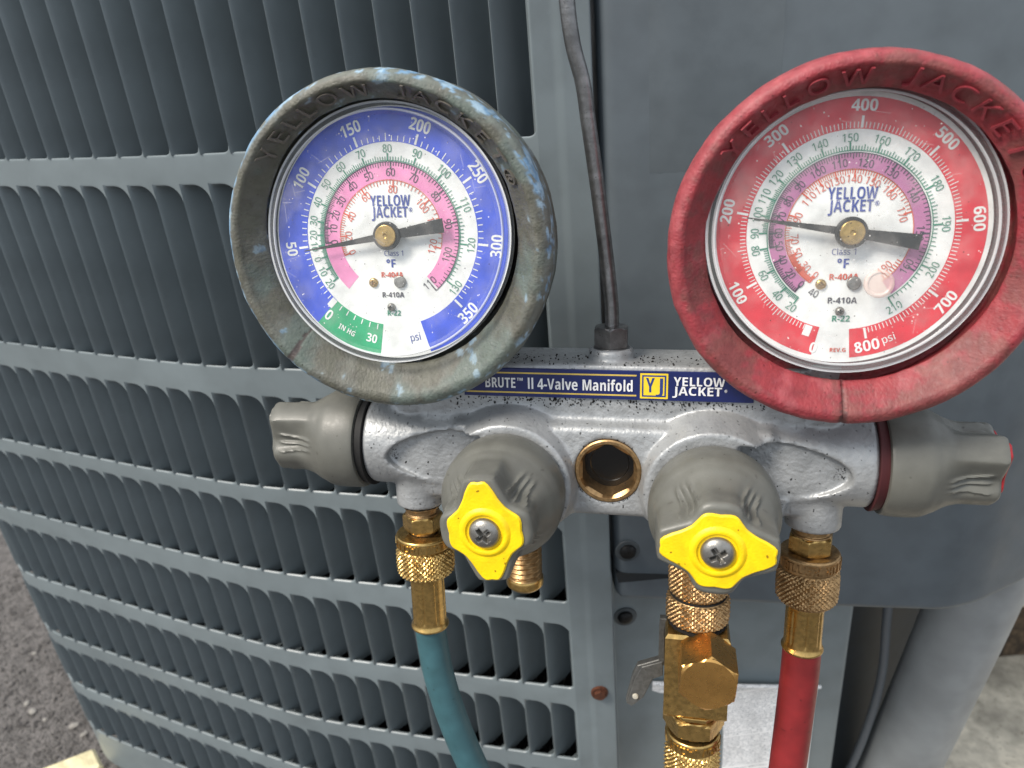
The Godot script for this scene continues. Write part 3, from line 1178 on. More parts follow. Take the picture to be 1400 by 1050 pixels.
# one temperature ring: figures at given angles, ticks between them, one line along its inner edge
func scale_ring(s: Shape, from: int, step: int, angles: Array, minor: int, r_line: float, dir: float, r_text: float, tall: float, col: Color, faded := 0.0) -> void:
	for i in angles.size():
		var value := from + step * i
		if value != 999:
			figures(s, str(absi(value)), angles[i], r_text, tall, 0.16, col)
		tick(s, angles[i], r_line, r_line + dir * 1.7, 0.34, 0.15, col)
		if i + 1 < angles.size():
			for k in range(1, minor):
				tick(s, lerpf(angles[i], angles[i + 1], float(k) / minor), r_line, r_line + dir * (1.25 if k * 2 == minor else 0.9), 0.17, 0.15, col)
	ring_band(s, r_line - 0.09, r_line + 0.09, angles[0], angles[-1], 0.15, col)


func plain_words(s: Shape, words: String, at: Vector2, tall: float, col: Color, squeeze := 1.0, bold := true, turn := 0.0) -> void:
	s.join(text(words, tall, squeeze, 0.0, bold, 6.0).tint(col), Transform3D(Basis(Vector3(0, 0, 1), turn), Vector3(at.x, at.y, 0.16)))


func fitted_words(s: Shape, words: String, x0: float, x1: float, y: float, tall: float, col: Color) -> void:
	var g := text(words, tall, 1.0, 0.0, true, 5.0)
	var wide := 0.0
	for p in g.v:
		wide = maxf(wide, absf(p.x) * 2.0)
	s.join(g.tint(col), Transform3D(Basis.from_scale(Vector3((x1 - x0) / wide, 1, 1)), Vector3((x0 + x1) / 2, y, 0.16)))


func shared_print(s: Shape, ink: Color) -> void:
	fitted_words(s, "YELLOW", -4.7, 5.3, 8.1, 2.45, ink)
	fitted_words(s, "JACKET", -4.5, 4.6, 5.1, 2.45, ink)
	plain_words(s, "®", Vector2(5.3, 5.9), 1.0, ink, 0.9)


const WHITE := Color(0.80, 0.82, 0.80)
const GREEN_INK := Color(0.02, 0.22, 0.13)
const BLACK_INK := Color(0.035, 0.03, 0.05)
const RED_INK := Color(0.62, 0.09, 0.04)
const BLUE_INK := Color(0.03, 0.055, 0.30)


func blue_dial() -> Shape:
	var s := Shape.new()
	ring_band(s, 0.0, 29.4, 0, 360, 0.0, WHITE)
	ring_band(s, 21.4, 29.1, 226, -72, 0.05, Color(0.032, 0.085, 0.62))
	ring_band(s, 21.4, 29.1, 226, 262, 0.05, Color(0.01, 0.36, 0.15))
	ring_band(s, 12.95, 17.0, 228, -48, 0.05, Color(0.78, 0.27, 0.50))
	for p in range(0, 351, 5):
		var a := 225.0 - p * 0.77
		var big := p % 50 == 0
		tick(s, a, 21.6, 24.0 if big else 23.3 if p % 25 == 0 else 22.8, 0.52 if big else 0.22, 0.1, WHITE)
	for p in range(0, 351, 50):
		figures(s, str(p), 225.0 - p * 0.77 - (3.0 if p == 0 else 0.0) * -1.0, 26.0 if p else 25.6, 2.7, 0.12, WHITE, 0.86, true)
	for k in range(1, 7):
		tick(s, 226.0 + k * 5.4, 21.6, 22.9, 0.25, 0.1, WHITE)
	figures(s, "30", 256, 25.4, 2.1, 0.12, WHITE, 0.9, true)
	figures(s, "IN HG", 241, 26.0, 1.3, 0.12, WHITE, 0.9, true)
	tick(s, 225.0, 21.5, 23.9, 1.5, 0.12, WHITE)
	figures(s, "psi", -78, 25.0, 1.8, 0.12, BLUE_INK, 0.9)
	scale_ring(s, -20, 10, [215, 205, 196, 187, 179, 169, 156, 142, 126, 109, 89.5, 68, 46, 20, -7, -38], 10, 17.2, 1.0, 19.9, 1.75, GREEN_INK)
	scale_ring(s, 0, 10, [185.5, 173, 160, 146, 128, 109, 87, 64, 37, 10, -18, -50], 10, 16.9, -1.0, 14.55, 1.75, BLACK_INK)
	scale_ring(s, 0, 20, [201, 180, 155, 122, 84, 39, -14], 10, 12.8, -1.0, 10.7, 1.75, RED_INK)
	figures(s, "110", 13, 10.7, 1.7, 0.16, RED_INK)
	shared_print(s, BLUE_INK)
	plain_words(s, "Class 1", Vector2(0.6, -4.1), 1.25, BLUE_INK, 0.95, false)
	plain_words(s, "°F", Vector2(-0.2, -6.5), 1.9, BLUE_INK)
	plain_words(s, "R-404A", Vector2(0.0, -9.2), 1.25, RED_INK, 1.0)
	plain_words(s, "R-410A", Vector2(0.0, -14.0), 1.25, BLACK_INK, 1.0)
	plain_words(s, "R-22", Vector2(0.0, -18.4), 1.25, GREEN_INK, 1.0)
	s.painted = true
	return s


func red_dial() -> Shape:
	var s := Shape.new()
	var red := Color(0.68, 0.013, 0.032)
	ring_band(s, 0.0, 28.4, 0, 360, 0.0, WHITE)
	ring_band(s, 21.0, 27.4, 257.5, -85.5, 0.05, red)
	ring_band(s, 13.1, 16.4, 232, -54, 0.05, Color(0.47, 0.17, 0.34))
	for p in range(0, 801, 5):
		var a := 251.0 - p * 0.41
		var big := p % 100 == 0
		tick(s, a, 21.2, 23.6 if big else 23.0 if p % 50 == 0 else 22.4, 0.5 if big else 0.16, 0.1, WHITE)
	for p in range(0, 801, 100):
		if p < 800:
			figures(s, str(p), 251.0 - p * 0.41 + (6.5 if p == 0 else 0.0), 25.7, 2.3, 0.12, WHITE, 1.0, true)
	plain_words(s, "800", Vector2(5.6, -24.6), 2.4, WHITE, 0.98, true, 0.24)
	plain_words(s, "psi", Vector2(10.0, -23.1), 1.7, WHITE, 1.0, false, 0.40)
	tick(s, 251.5, 21.2, 23.6, 1.6, 0.12, WHITE)
	scale_ring(s, 20, 20, [236, 224, 208, 191], 10, 16.75, 1.0, 19.3, 1.65, GREEN_INK)
	scale_ring(s, 90, 10, [180, 168, 156, 143, 128, 111, 93, 74, 54, 30, 4, -25, -57], 10, 16.75, 1.0, 19.3, 1.65, GREEN_INK)
	ring_band(s, 16.61, 16.79, 191, 180, 0.15, GREEN_INK)
	scale_ring(s, 0, 20, [231, 217.5, 203], 8, 16.3, -1.0, 14.3, 1.6, BLACK_INK)
	scale_ring(s, 50, 10, [191, 180, 166, 152, 137, 119, 101, 80, 58, 31, -2, -31], 10, 16.3, -1.0, 14.3, 1.6, BLACK_INK)
	figures(s, "40", 244, 14.4, 1.6, 0.16, BLACK_INK)
	scale_ring(s, 0, 999, [236.0], 1, 12.95, -1.0, 11.0, 1.6, RED_INK)
	scale_ring(s, 30, 20, [221, 203, 187, 163], 10, 12.95, -1.0, 11.0, 1.6, RED_INK)
	scale_ring(s, 110, 10, [140, 122, 106, 88, 68, 46, 18], 8, 12.95, -1.0, 11.0, 1.6, RED_INK)
	ring_band(s, 12.86, 13.04, 236, -54, 0.15, RED_INK)
	for k in 26:
		tick(s, 234.0 - k * 1.25, 12.95, 11.8 if k % 3 else 11.4, 0.3, 0.15, RED_INK)
	figures(s, "190", -44, 11.0, 1.6, 0.16, RED_INK)
	for k in 8:
		tick(s, -30.0 - k * 3.0, 12.95, 11.8, 0.22, 0.15, RED_INK)
	shared_print(s, BLUE_INK)
	plain_words(s, "Class 1", Vector2(-0.6, -4.1), 1.3, BLUE_INK, 0.95, false)
	plain_words(s, "°F", Vector2(-0.6, -6.6), 2.0, BLUE_INK)
	plain_words(s, "R-404A", Vector2(-0.2, -9.5), 1.3, RED_INK, 1.05)
	plain_words(s, "R-410A", Vector2(-0.2, -14.6), 1.3, BLACK_INK, 1.05)
	plain_words(s, "R-22", Vector2(-0.2, -18.6), 1.3, GREEN_INK, 1.05)
	plain_words(s, "REV.G", Vector2(-0.4, -25.6), 0.9, RED_INK, 1.0)
	s.painted = true
	return s


func boot_shape(red: bool) -> Shape:
	var prof := [Vector2(24, 8.4), Vector2(38.6, 8.4), Vector2(40.0, 9.4), Vector2(39.6, 11.0), Vector2(40.2, 17.0), Vector2(40.4, 20.4), Vector2(39.9, 22.6), Vector2(38.8, 24.0), Vector2(37.4, 24.3), Vector2(36.6, 23.9), Vector2(36.2, 23.4), Vector2(32.2, 19.4), Vector2(31.6, 18.6), Vector2(33.6, 17.2), Vector2(34.4, 9.4), Vector2(30.0, 8.8)]
	prof = dense(rounded(prof, 0.7, 3), 0.42)
	var soil := Color(0.105, 0.102, 0.082)
	var pale := Color(0.17, 0.185, 0.165)
	var blue := Color(0.17, 0.33, 0.52)
	var teal := Color(0.13, 0.22, 0.21)
	var skin := Color(0.285, 0.032, 0.043)
	var worn := Color(0.38, 0.085, 0.095)
	var brown := Color(0.15, 0.055, 0.045)
	var colour := func(p: Vector3) -> Color:
		var r := Vector2(p.x, p.y).length()
		var n0 := fuzz.get_noise_3dv(p * 2.2)
		var n1 := fuzz2.get_noise_3dv(p * 6.0)
		var n2 := fuzz.get_noise_3dv(p * 0.9 + Vector3(90, 0, 0))
		if red:
			var c := skin.lerp(worn, smoothstep(0.05, 0.4, n0 + 0.3 * n1) * 0.7)
			var edge: float = smoothstep(37.6, 39.4, r)
			c = c.lerp(worn, edge * (0.55 + 0.5 * n1))
			var dirt: float = smoothstep(-0.15, 0.35, n2 + 0.45 * n1 + 0.25 * n0 - edge * 0.35)
			return c.lerp(brown, clampf(dirt, 0, 1) * 0.62)
		var c := soil.lerp(pale, smoothstep(-0.1, 0.45, n0 + 0.2 * n1) * 0.4)
		c = c.lerp(teal, smoothstep(0.1, 0.4, n2) * 0.3)
		var rim: float = smoothstep(38.4, 39.4, r) * smoothstep(9.0, 15.0, p.z)
		c = c.lerp(pale * 1.35, rim * 0.5)
		var chip: float = rim * smoothstep(0.0, 0.15, n0 * 0.6 + n1 * 0.8 - 0.22 + 0.42 * smoothstep(0.0, -34.0, p.x) + 0.26 * smoothstep(20.0, 40.0, p.x * 0.7 + p.y * 0.7))
		chip = maxf(chip, smoothstep(0.52, 0.6, n0 + n1 * 0.6) * 0.5)
		return c.lerp(blue.lerp(Color(0.35, 0.5, 0.62), smoothstep(0.0, 0.4, n1)), clampf(chip, 0, 1) * 0.9)
	var wob := func(a, r, z): return r + 0.22 * fuzz.get_noise_3d(cos(a) * r, sin(a) * r, z) + 0.14 * fuzz2.get_noise_3d(cos(a) * r * 2.0, sin(a) * r * 2.0, z * 2.0)
	var s := lathe(prof, 420, wob, colour)
	# nicks in the rubber
	var nicks := [Vector3(-1.57, 37.2, 0.8)] if red else [Vector3(-2.35, 37.0, 0.35)]
	for i in s.v.size():
		var p := s.v[i]
		var a := atan2(p.y, p.x)
		for nick in nicks:
			var da := absf(angle_difference(a, nick.x)) * 37.0
			var w: float = 0.35 + 0.5 * clampf((Vector2(p.x, p.y).length() - 33.0) / 6.0, 0, 1)
			da += 0.35 * fuzz2.get_noise_3dv(p * 9.0)
			if p.z > 18.0 and da < w:
				s.v[i] = p - Vector3(0, 0, 0.8 * nick.z * (1.0 - da / w))
				s.c[i] = s.c[i].lerp(Color(0.06, 0.03, 0.03), 0.7)
	return raised_mouth(s, red)


func raised_mouth(s: Shape, red: bool) -> Shape:     # the mouth of the boot sits a little high of its rim
	for i in s.v.size():
		var p := s.v[i]
		s.v[i].y += (1.1 if red else 2.0) * smoothstep(38.0, 32.5, Vector2(p.x, p.y).length()) * smoothstep(8.0, 12.0, p.z)
	return s


func boot_words(red: bool) -> Shape:                # raised lettering on the sloping inner face
	var s := Shape.new()
	var words := "YELLOW JACKET"
	var widths := {"W": 1.5, "J": 0.75, "O": 1.15, "L": 0.85, "E": 0.9, " ": 0.75}
	var total := 0.0
	for ch in words:
		total += widths.get(ch, 1.0)
	var a := 147.0
	var span := 118.0
	var slope := atan2(4.0, 4.0)
	for ch in words + "®":
		var w: float = span / total * widths.get(ch, 1.0)
		var at := deg_to_rad(a - w / 2)
		a -= w
		if ch == " ":
			continue
		var radial := Vector3(cos(at), sin(at), 0)
		var across := Vector3(sin(at), -cos(at), 0)
		var rise := radial * cos(slope) + Vector3(0, 0, sin(slope))
		var out := across.cross(rise)
		var small := 0.72 if ch == "®" else 1.0
		s.join(text(ch, 4.7 * small, 1.1, 0.9, false, 4.0), Transform3D(Basis(across, rise, out), radial * 34.4 + Vector3(0, 0, 21.95)))
	s.tint(Color(0.27, 0.035, 0.045) if red else Color(0.135, 0.125, 0.105))
	return raised_mouth(s, red)


func make_gauge(where: Node3D, centre: Vector3, red: bool) -> void:
	# the dial leans back a little, the soft boot has slipped down and leans forward
	var dial_z := 14.0 if red else 16.0
	var lean := Basis(Vector3.UP, deg_to_rad(2.5 if red else -1.0)) * Basis(Vector3.RIGHT, deg_to_rad(-2.5 if red else -4.0))
	var here := Transform3D(lean, centre + Vector3(0, 0, dial_z) - lean * Vector3(0, 0, dial_z))
	var slump := Basis(Vector3.RIGHT, deg_to_rad(2.0)).scaled(Vector3(0.955, 0.955, 1.0) if red else Vector3(0.975, 0.968, 1.0))
	var boot_at := Vector3(53.0, 59.6, 18.0) if red else Vector3(-49.9, 61.0, 18.0)
	var snug := here.affine_inverse() * Transform3D(slump, boot_at - slump * Vector3(0, 0, 19.0))
	var can := lathe(rounded([Vector2(0, -4.0), Vector2(26, -4.0), Vector2(29.0, -2.0), Vector2(29.4, 10.5), Vector2(0, 10.6)], 1.5), 96)
	var g := part("pressure_gauge", can, M.case, where, here)
	g.set_meta("label", "red pressure gauge in a scuffed red rubber boot" if red else "blue pressure gauge in a grimy blue rubber boot")
	part("rubber_boot", boot_shape(red), M.boot, g, snug, 60.0)
	part("raised_lettering", boot_words(red), M.letters, g, snug, 30.0)
	part("printed_dial", red_dial() if red else blue_dial(), M.print_, g, Transform3D(Basis(), Vector3(0, 0, dial_z)), 30.0, Vector3.BACK)
	# pointer: a long tapering tip and a broad tail
	var z := dial_z + 2.2
	var ptr := outline([Vector2(21.6, 0.12), Vector2(0, 0.95), Vector2(-2, 1.0), Vector2(-14.0, 1.65), Vector2(-14.1, -1.65), Vector2(-2, -1.0), Vector2(0, -0.95), Vector2(21.6, -0.12)], 0.0, 0.3, 0.05)
	var turn := deg_to_rad(170.8 if red else 189.0)
	part("pointer", ptr, M.black, g, Transform3D(Basis(Vector3(0, 0, 1), turn), Vector3(0, 0, z)))
	part("pointer_hub", lathe(rounded([Vector2(3.3, 0.0), Vector2(3.3, 0.9), Vector2(0, 1.0)], 0.3), 48), M.black, g, Transform3D(Basis(), Vector3(0, 0, z + 0.05)))
	part("hub_cap", lathe(rounded([Vector2(2.6, 0.6), Vector2(2.55, 1.5), Vector2(0.5, 1.62), Vector2(0.4, 1.4), Vector2(0, 1.4)], 0.25), 48), M.brass, g, Transform3D(Basis(), Vector3(0, 0, z)))
	# small screws that show on the dial's lower half
	part("stop_pin", pan_head(1.0, 0.9), M.screw, g, Transform3D(Basis(), Vector3(-0.6, -17.0, dial_z + 0.2)))
	part("brass_screw", pan_head(1.15, 0.6), M.brass, g, Transform3D(Basis(), Vector3(-4.9, -11.1, dial_z + 0.2)))
	part("slotted_screw", lathe(rounded([Vector2(1.5, 0), Vector2(1.4, 0.5), Vector2(0, 0.55)], 0.2), 24), M.screw, g, Transform3D(Basis(), Vector3(1.9, -10.9, dial_z + 0.2)))
	if red:
		part("lens_plug", lathe(rounded([Vector2(3.0, 0), Vector2(3.0, 1.0), Vector2(2.4, 1.15), Vector2(2.1, 0.85), Vector2(0, 0.8)], 0.2), 40), M.plug, g, Transform3D(Basis(), Vector3(5.9, -10.6, dial_z + 3.5)))
	# the clear lens: a face with a stepped rim
	var top := dial_z + 3.7
	part("lens", lathe([Vector2(0, top + 0.15), Vector2(14, top + 0.1), Vector2(27.0, top)], 96), M.lens, g, Transform3D(), 60.0, Vector3.BACK)
	part("lens_rim", lathe(rounded([Vector2(27.0, top), Vector2(27.6, top + 0.9), Vector2(28.3, top + 0.95), Vector2(28.8, top + 0.2), Vector2(29.3, top + 0.25), Vector2(29.9, top - 0.6), Vector2(30.1, dial_z - 0.6), Vector2(29.2, dial_z - 0.8)], 0.25), 120), M.lens_edge, g, Transform3D(), 50.0)
	for r in [28.2, 29.7]:
		part("lens_ring", lathe([Vector2(r - 0.3, top - 0.1), Vector2(r - 0.12, top + 0.3 - (r - 28.2) * 0.5), Vector2(r + 0.12, top + 0.3 - (r - 28.2) * 0.5), Vector2(r + 0.3, top - 0.3)], 120), M.lens_ring, g, Transform3D(), 60.0)
	part("lens_dust", lathe([Vector2(0, top + 0.28), Vector2(27.0, top + 0.12)], 96), M.film_heavy if red else M.film_light, g, Transform3D(), 60.0, Vector3.BACK)
	part("brass_stem", block(Vector3(10.5, 12.0, 7.0), 0.6), M.brass, g, Transform3D(Basis(), Vector3(0.6, -34.0, 1.0)))


# ---------------------------------------------------------------- the name plate

func strip(s: Shape, x0: float, x1: float, y0: float, y1: float, z: float, col: Color) -> void:
	var b := s.v.size()
	for p in [Vector3(x0, y0, z), Vector3(x1, y0, z), Vector3(x1, y1, z), Vector3(x0, y1, z)]:
		s.add(p, col)
	s.quad(b, b + 1, b + 2, b + 3)


func plate_print() -> Shape:
	var s := Shape.new()
	var gold := Color(0.62, 0.45, 0.10)
	var white := Color(0.82, 0.83, 0.84)
	strip(s, -35.2, 8.0, 2.35, 2.75, 0.05, gold)
	strip(s, -35.2, 8.0, -2.75, -2.35, 0.05, gold)
	fitted_words(s, "BRUTE", -30.0, -22.2, 0.0, 2.6, white)
	fitted_words(s, "TM", -21.8, -20.3, 0.95, 0.75, white)
	fitted_words(s, "ll 4-Valve Manifold", -19.0, 7.1, -0.05, 2.75, white)
	# the square emblem: a yellow frame and two joined letters in it
	strip(s, 8.9, 15.6, -3.2, 3.2, 0.05, Color(0.85, 0.62, 0.03))
	strip(s, 9.35, 15.15, -2.75, 2.75, 0.09, Color(0.02, 0.045, 0.20))
	strip(s, 9.75, 14.75, -2.35, 2.35, 0.13, Color(0.85, 0.62, 0.03))
	plain_words(s, "Y", Vector2(11.35, 0.25), 3.6, Color(0.02, 0.045, 0.20), 0.72)
	plain_words(s, "J", Vector2(13.55, -0.35), 3.6, Color(0.02, 0.045, 0.20), 1.0)
	fitted_words(s, "YELLOW", 16.9, 29.0, 1.35, 2.15, white)
	fitted_words(s, "JACKET", 16.7, 28.3, -1.35, 2.15, white)
	plain_words(s, "®", Vector2(29.2, -0.8), 0.7, white, 0.9)
	s.painted = true
	return s


func make_manifold() -> void:
	var axes := Basis(FACE_U, FACE_V, FACE_W).orthonormalized()
	var set_ := thing("manifold_gauge_set", "silver manifold block with a blue and a red gauge and four grey knobs", "manifold gauge set", Transform3D(axes, BAR_AT))
	part("manifold_body", nets(body_field, Vector3(-66.5, -14, -13), Vector3(66.5, 35, 18.2), 0.62), M.cast, set_, Transform3D(), 180.0)
	var plate := part("name_plate", block(Vector3(71.5, 7.4, 0.8), 0.15), M.plate_blue, set_, Transform3D(Basis(), Vector3(-0.2, 25.6, 8.2)))
	part("plate_print", plate_print(), M.plate, plate, Transform3D(Basis(), Vector3(0, 0, 0.42)), 30.0, Vector3.BACK)
	# sight hole: a brass ring with six flats inside, and the dark glass at its foot
	var ring := Shape.new()
	for row in [[0.0, 8.3], [0.6, 8.35], [0.9, 8.0], [0.9, 7.3], [0.2, 6.9], [-1.6, 6.6], [-6.0, 6.5]]:
		for i in 96:
			var a := TAU * i / 96
			var r: float = row[1]
			if row[0] < 0.3 and row[0] != 0.0:
				r = minf(r, 6.35 / cos(fposmod(a + PI / 6, PI / 3) - PI / 6))
			ring.add(Vector3(cos(a) * r, sin(a) * r, row[0]))
	for j in 6:
		for i in 96:
			ring.quad(j * 96 + i, j * 96 + (i + 1) % 96, (j + 1) * 96 + (i + 1) % 96, (j + 1) * 96 + i)
	var sight := part("sight_ring", ring, M.brass_dull, set_, Transform3D(Basis(), Vector3(1.2, 4.2, 11.7)))
	part("sight_glass", lathe([Vector2(0, -5.4), Vector2(4.8, -5.4), Vector2(5.0, -5.2), Vector2(6.5, -5.2)], 48), M.sight, sight, Transform3D(), 40.0, Vector3.BACK)
	part("sight_recess", lathe([Vector2(5.0, -5.3), Vector2(4.8, -9.5), Vector2(0, -9.6)], 48), M.dark, sight, Transform3D(), 40.0)
	# knobs: one shape, four turns
	var mesh := mesh_of(knob_shape(), 40.0)
	var face := Vector3(-23.6, 0.3, 17.0)
	make_knob(set_, Transform3D(Basis(Vector3(0, 0, 1), deg_to_rad(96.0)), face), M.yellow, mesh, "left yellow-capped knob with its long lobes upright")
	make_knob(set_, Transform3D(Basis(Vector3(0, 0, 1), deg_to_rad(-2.0)), Vector3(26.5, -0.7, 17.0)), M.yellow, mesh, "right yellow-capped knob with its long lobes level")
	var small := Vector3(0.92, 0.92, 1.07)
	make_knob(set_, Transform3D(turned("left").basis * Basis(Vector3(0, 0, 1), 0.95).scaled(small), Vector3(-66.4, 5.8, 0)), M.grip, mesh, "grey knob on the left end")
	make_knob(set_, Transform3D(turned("right").basis * Basis(Vector3(0, 0, 1), -0.65).scaled(small), Vector3(66.4, 5.8, 0)), M.red_cap, mesh, "grey knob on the right end")
	for side in [-1.0, 1.0]:
		part("knob_gasket", lathe(rounded([Vector2(8, 0), Vector2(13.0, 0), Vector2(12.6, 1.4), Vector2(12.4, 2.6), Vector2(8, 2.6)], 0.3), 64), M.gasket if side > 0 else M.dark, set_, turned("right" if side > 0 else "left", Vector3(side * 64.2, 5.8, 0)))
		part("valve_stem", lathe([Vector2(12.6, 0), Vector2(12.6, 1.6), Vector2(9, 1.6)], 48), M.dark, set_, Transform3D(Basis(), Vector3(-23.6 if side < 0 else 26.5, 0.0, 16.0)))
	make_gauge(set_, Vector3(-50.0, 63.3, 0), false)
	make_gauge(set_, Vector3(52.3, 62.5, 0), true)
	# the hanging hook: a hex nut and a bent steel rod
	var nut := hexagon(4.1, 33.2, 38.6)
	nut.join(lathe(rounded([Vector2(4.6, 32.6), Vector2(4.6, 33.4), Vector2(2.0, 33.5)], 0.2), 40))
	var hook := part("hook_nut", nut, M.steel, set_, turned("up", Vector3(1.0, 0, 0)))
	hook.set_meta("label", "steel hex nut at the foot of the hook")
	part("hook_rod", tube([Vector3(1.1, 36, 0), Vector3(1.0, 44, 0.1), Vector3(-2.0, 70, 1.0), Vector3(-4.4, 88, 2.8), Vector3(-5.4, 96, 4.0), Vector3(-7.4, 104, 5.6), Vector3(-8.6, 114, 6.6), Vector3(-8.8, 128, 6.0), Vector3(-8.6, 142, 3.0), Vector3(-8.2, 166, -8.0), Vector3(-7.5, 188, -28.0), Vector3(-7.0, 200, -50.0), Vector3(-6.6, 197, -72.0), Vector3(-6.4, 186, -80.0)], 1.8, 24), M.steel, set_, Transform3D(), 180.0)
	# fittings under the ports
	for spec in [[-52.0, 0.0], [52.3, 0.9]]:
		var x: float = spec[0]
		var rise: float = spec[1]
		var fit := part("port_fitting", lathe(rounded([Vector2(4.0, 11.5), Vector2(5.2, 11.5), Vector2(5.3, 13.2), Vector2(4.5, 13.6), Vector2(4.5, 14.8), Vector2(4.9, 15.0), Vector2(4.9, 15.6)], 0.2), 48), M.brass_dull, set_, turned("down", Vector3(x, rise, 1.5)))
		part("hex_flats", hexagon(5.0, 15.4, 20.2, 3.4), M.brass, fit, Transform3D(Basis(Vector3(0, 0, 1), 0.25)))
		part("neck", lathe([Vector2(4.2, 20.0), Vector2(3.8, 20.4), Vector2(3.8, 23.5)], 40), M.brass_dull, fit)
		part("port_grime", lathe(dense([Vector2(5.2, 11.2), Vector2(6.2, 11.9), Vector2(5.3, 12.8)], 0.2), 60, func(a, r, z): return r + 0.5 * fuzz2.get_noise_3d(cos(a) * 60.0, sin(a) * 60.0, z * 9.0)), M.soot, fit)
	var spare := part("spare_port", threaded(5.0, 8.0, 34.2), M.brass_dull, set_, turned("down", Vector3(-23.2, 0.2, 0)), 40.0)
	part("flare_nose", lathe(rounded([Vector2(5.1, 34.0), Vector2(5.3, 34.6), Vector2(5.3, 36.4), Vector2(4.2, 37.6), Vector2(2.6, 37.6), Vector2(2.4, 35.0), Vector2(0, 35.0)], 0.3), 56), M.brass, spare)
	# dirt gathered along the ledge above and below the plate
	var dirt := Shape.new()
	var r := RandomNumberGenerator.new()
	r.seed = 77
	for k in 520:
		var u := r.randf_range(-34, 34)
		var p := Vector3(u, 30.45, r.randf_range(-2.0, 7.6)) if k % 2 else Vector3(u + 5.0 * sin(u), 21.6 - 1.1 * absf(r.randfn()), 8.05)
		if k % 9 == 0:
			p = Vector3(r.randf_range(-62, 62), 21.3 - 0.5 * r.randf(), 8.0) if absf(u) > 12.0 else Vector3(r.randf_range(-8, 10), r.randf_range(31, 33), 4.8)
		if absf(p.x) > 47.0:
			continue
		dirt.join(lathe([Vector2(0, -0.4), Vector2(0.8, -0.1), Vector2(0, 0.5)], 5), Transform3D(Basis.from_euler(Vector3(r.randf() * 6, r.randf() * 6, r.randf() * 6)).scaled(Vector3(1.0, r.randf_range(0.6, 2.2), 1.0) * (0.16 + 0.34 * pow(r.randf(), 3.0))), p))
	for k in 260:                                       # and caught in the corners of the casting
		var side := -1.0 if k % 2 else 1.0
		var a := r.randf() * TAU
		var p := Vector3(side * (57.4 - 2.6 * pow(r.randf(), 2.0)), 4.9 + 3.4 * (r.randf() - 0.5), 9.05)
		if k % 3 == 0:
			p = Vector3(1.2 + cos(a) * 8.7, 4.2 + sin(a) * 8.7, 12.25)
		elif k % 3 == 1:
			p = Vector3((-24.0 if side < 0 else 26.4) + cos(a * 0.5) * 20.9, 0.6 + sin(a * 0.5) * 20.9, 8.0 if sin(a * 0.5) > 0.8 else 12.2)
			if absf(p.x - 1.2) > 27.0 + 14.0 * float(k % 5 == 0):
				continue
		dirt.join(lathe([Vector2(0, -0.4), Vector2(0.8, -0.1), Vector2(0, 0.5)], 5), Transform3D(Basis.from_euler(Vector3(r.randf() * 6, r.randf() * 6, r.randf() * 6)).scaled(Vector3.ONE * (0.13 + 0.22 * pow(r.randf(), 3.0))), p))
	part("dirt_crumbs", dirt, M.soot, set_, Transform3D(), 30.0).set_meta("kind", "stuff")


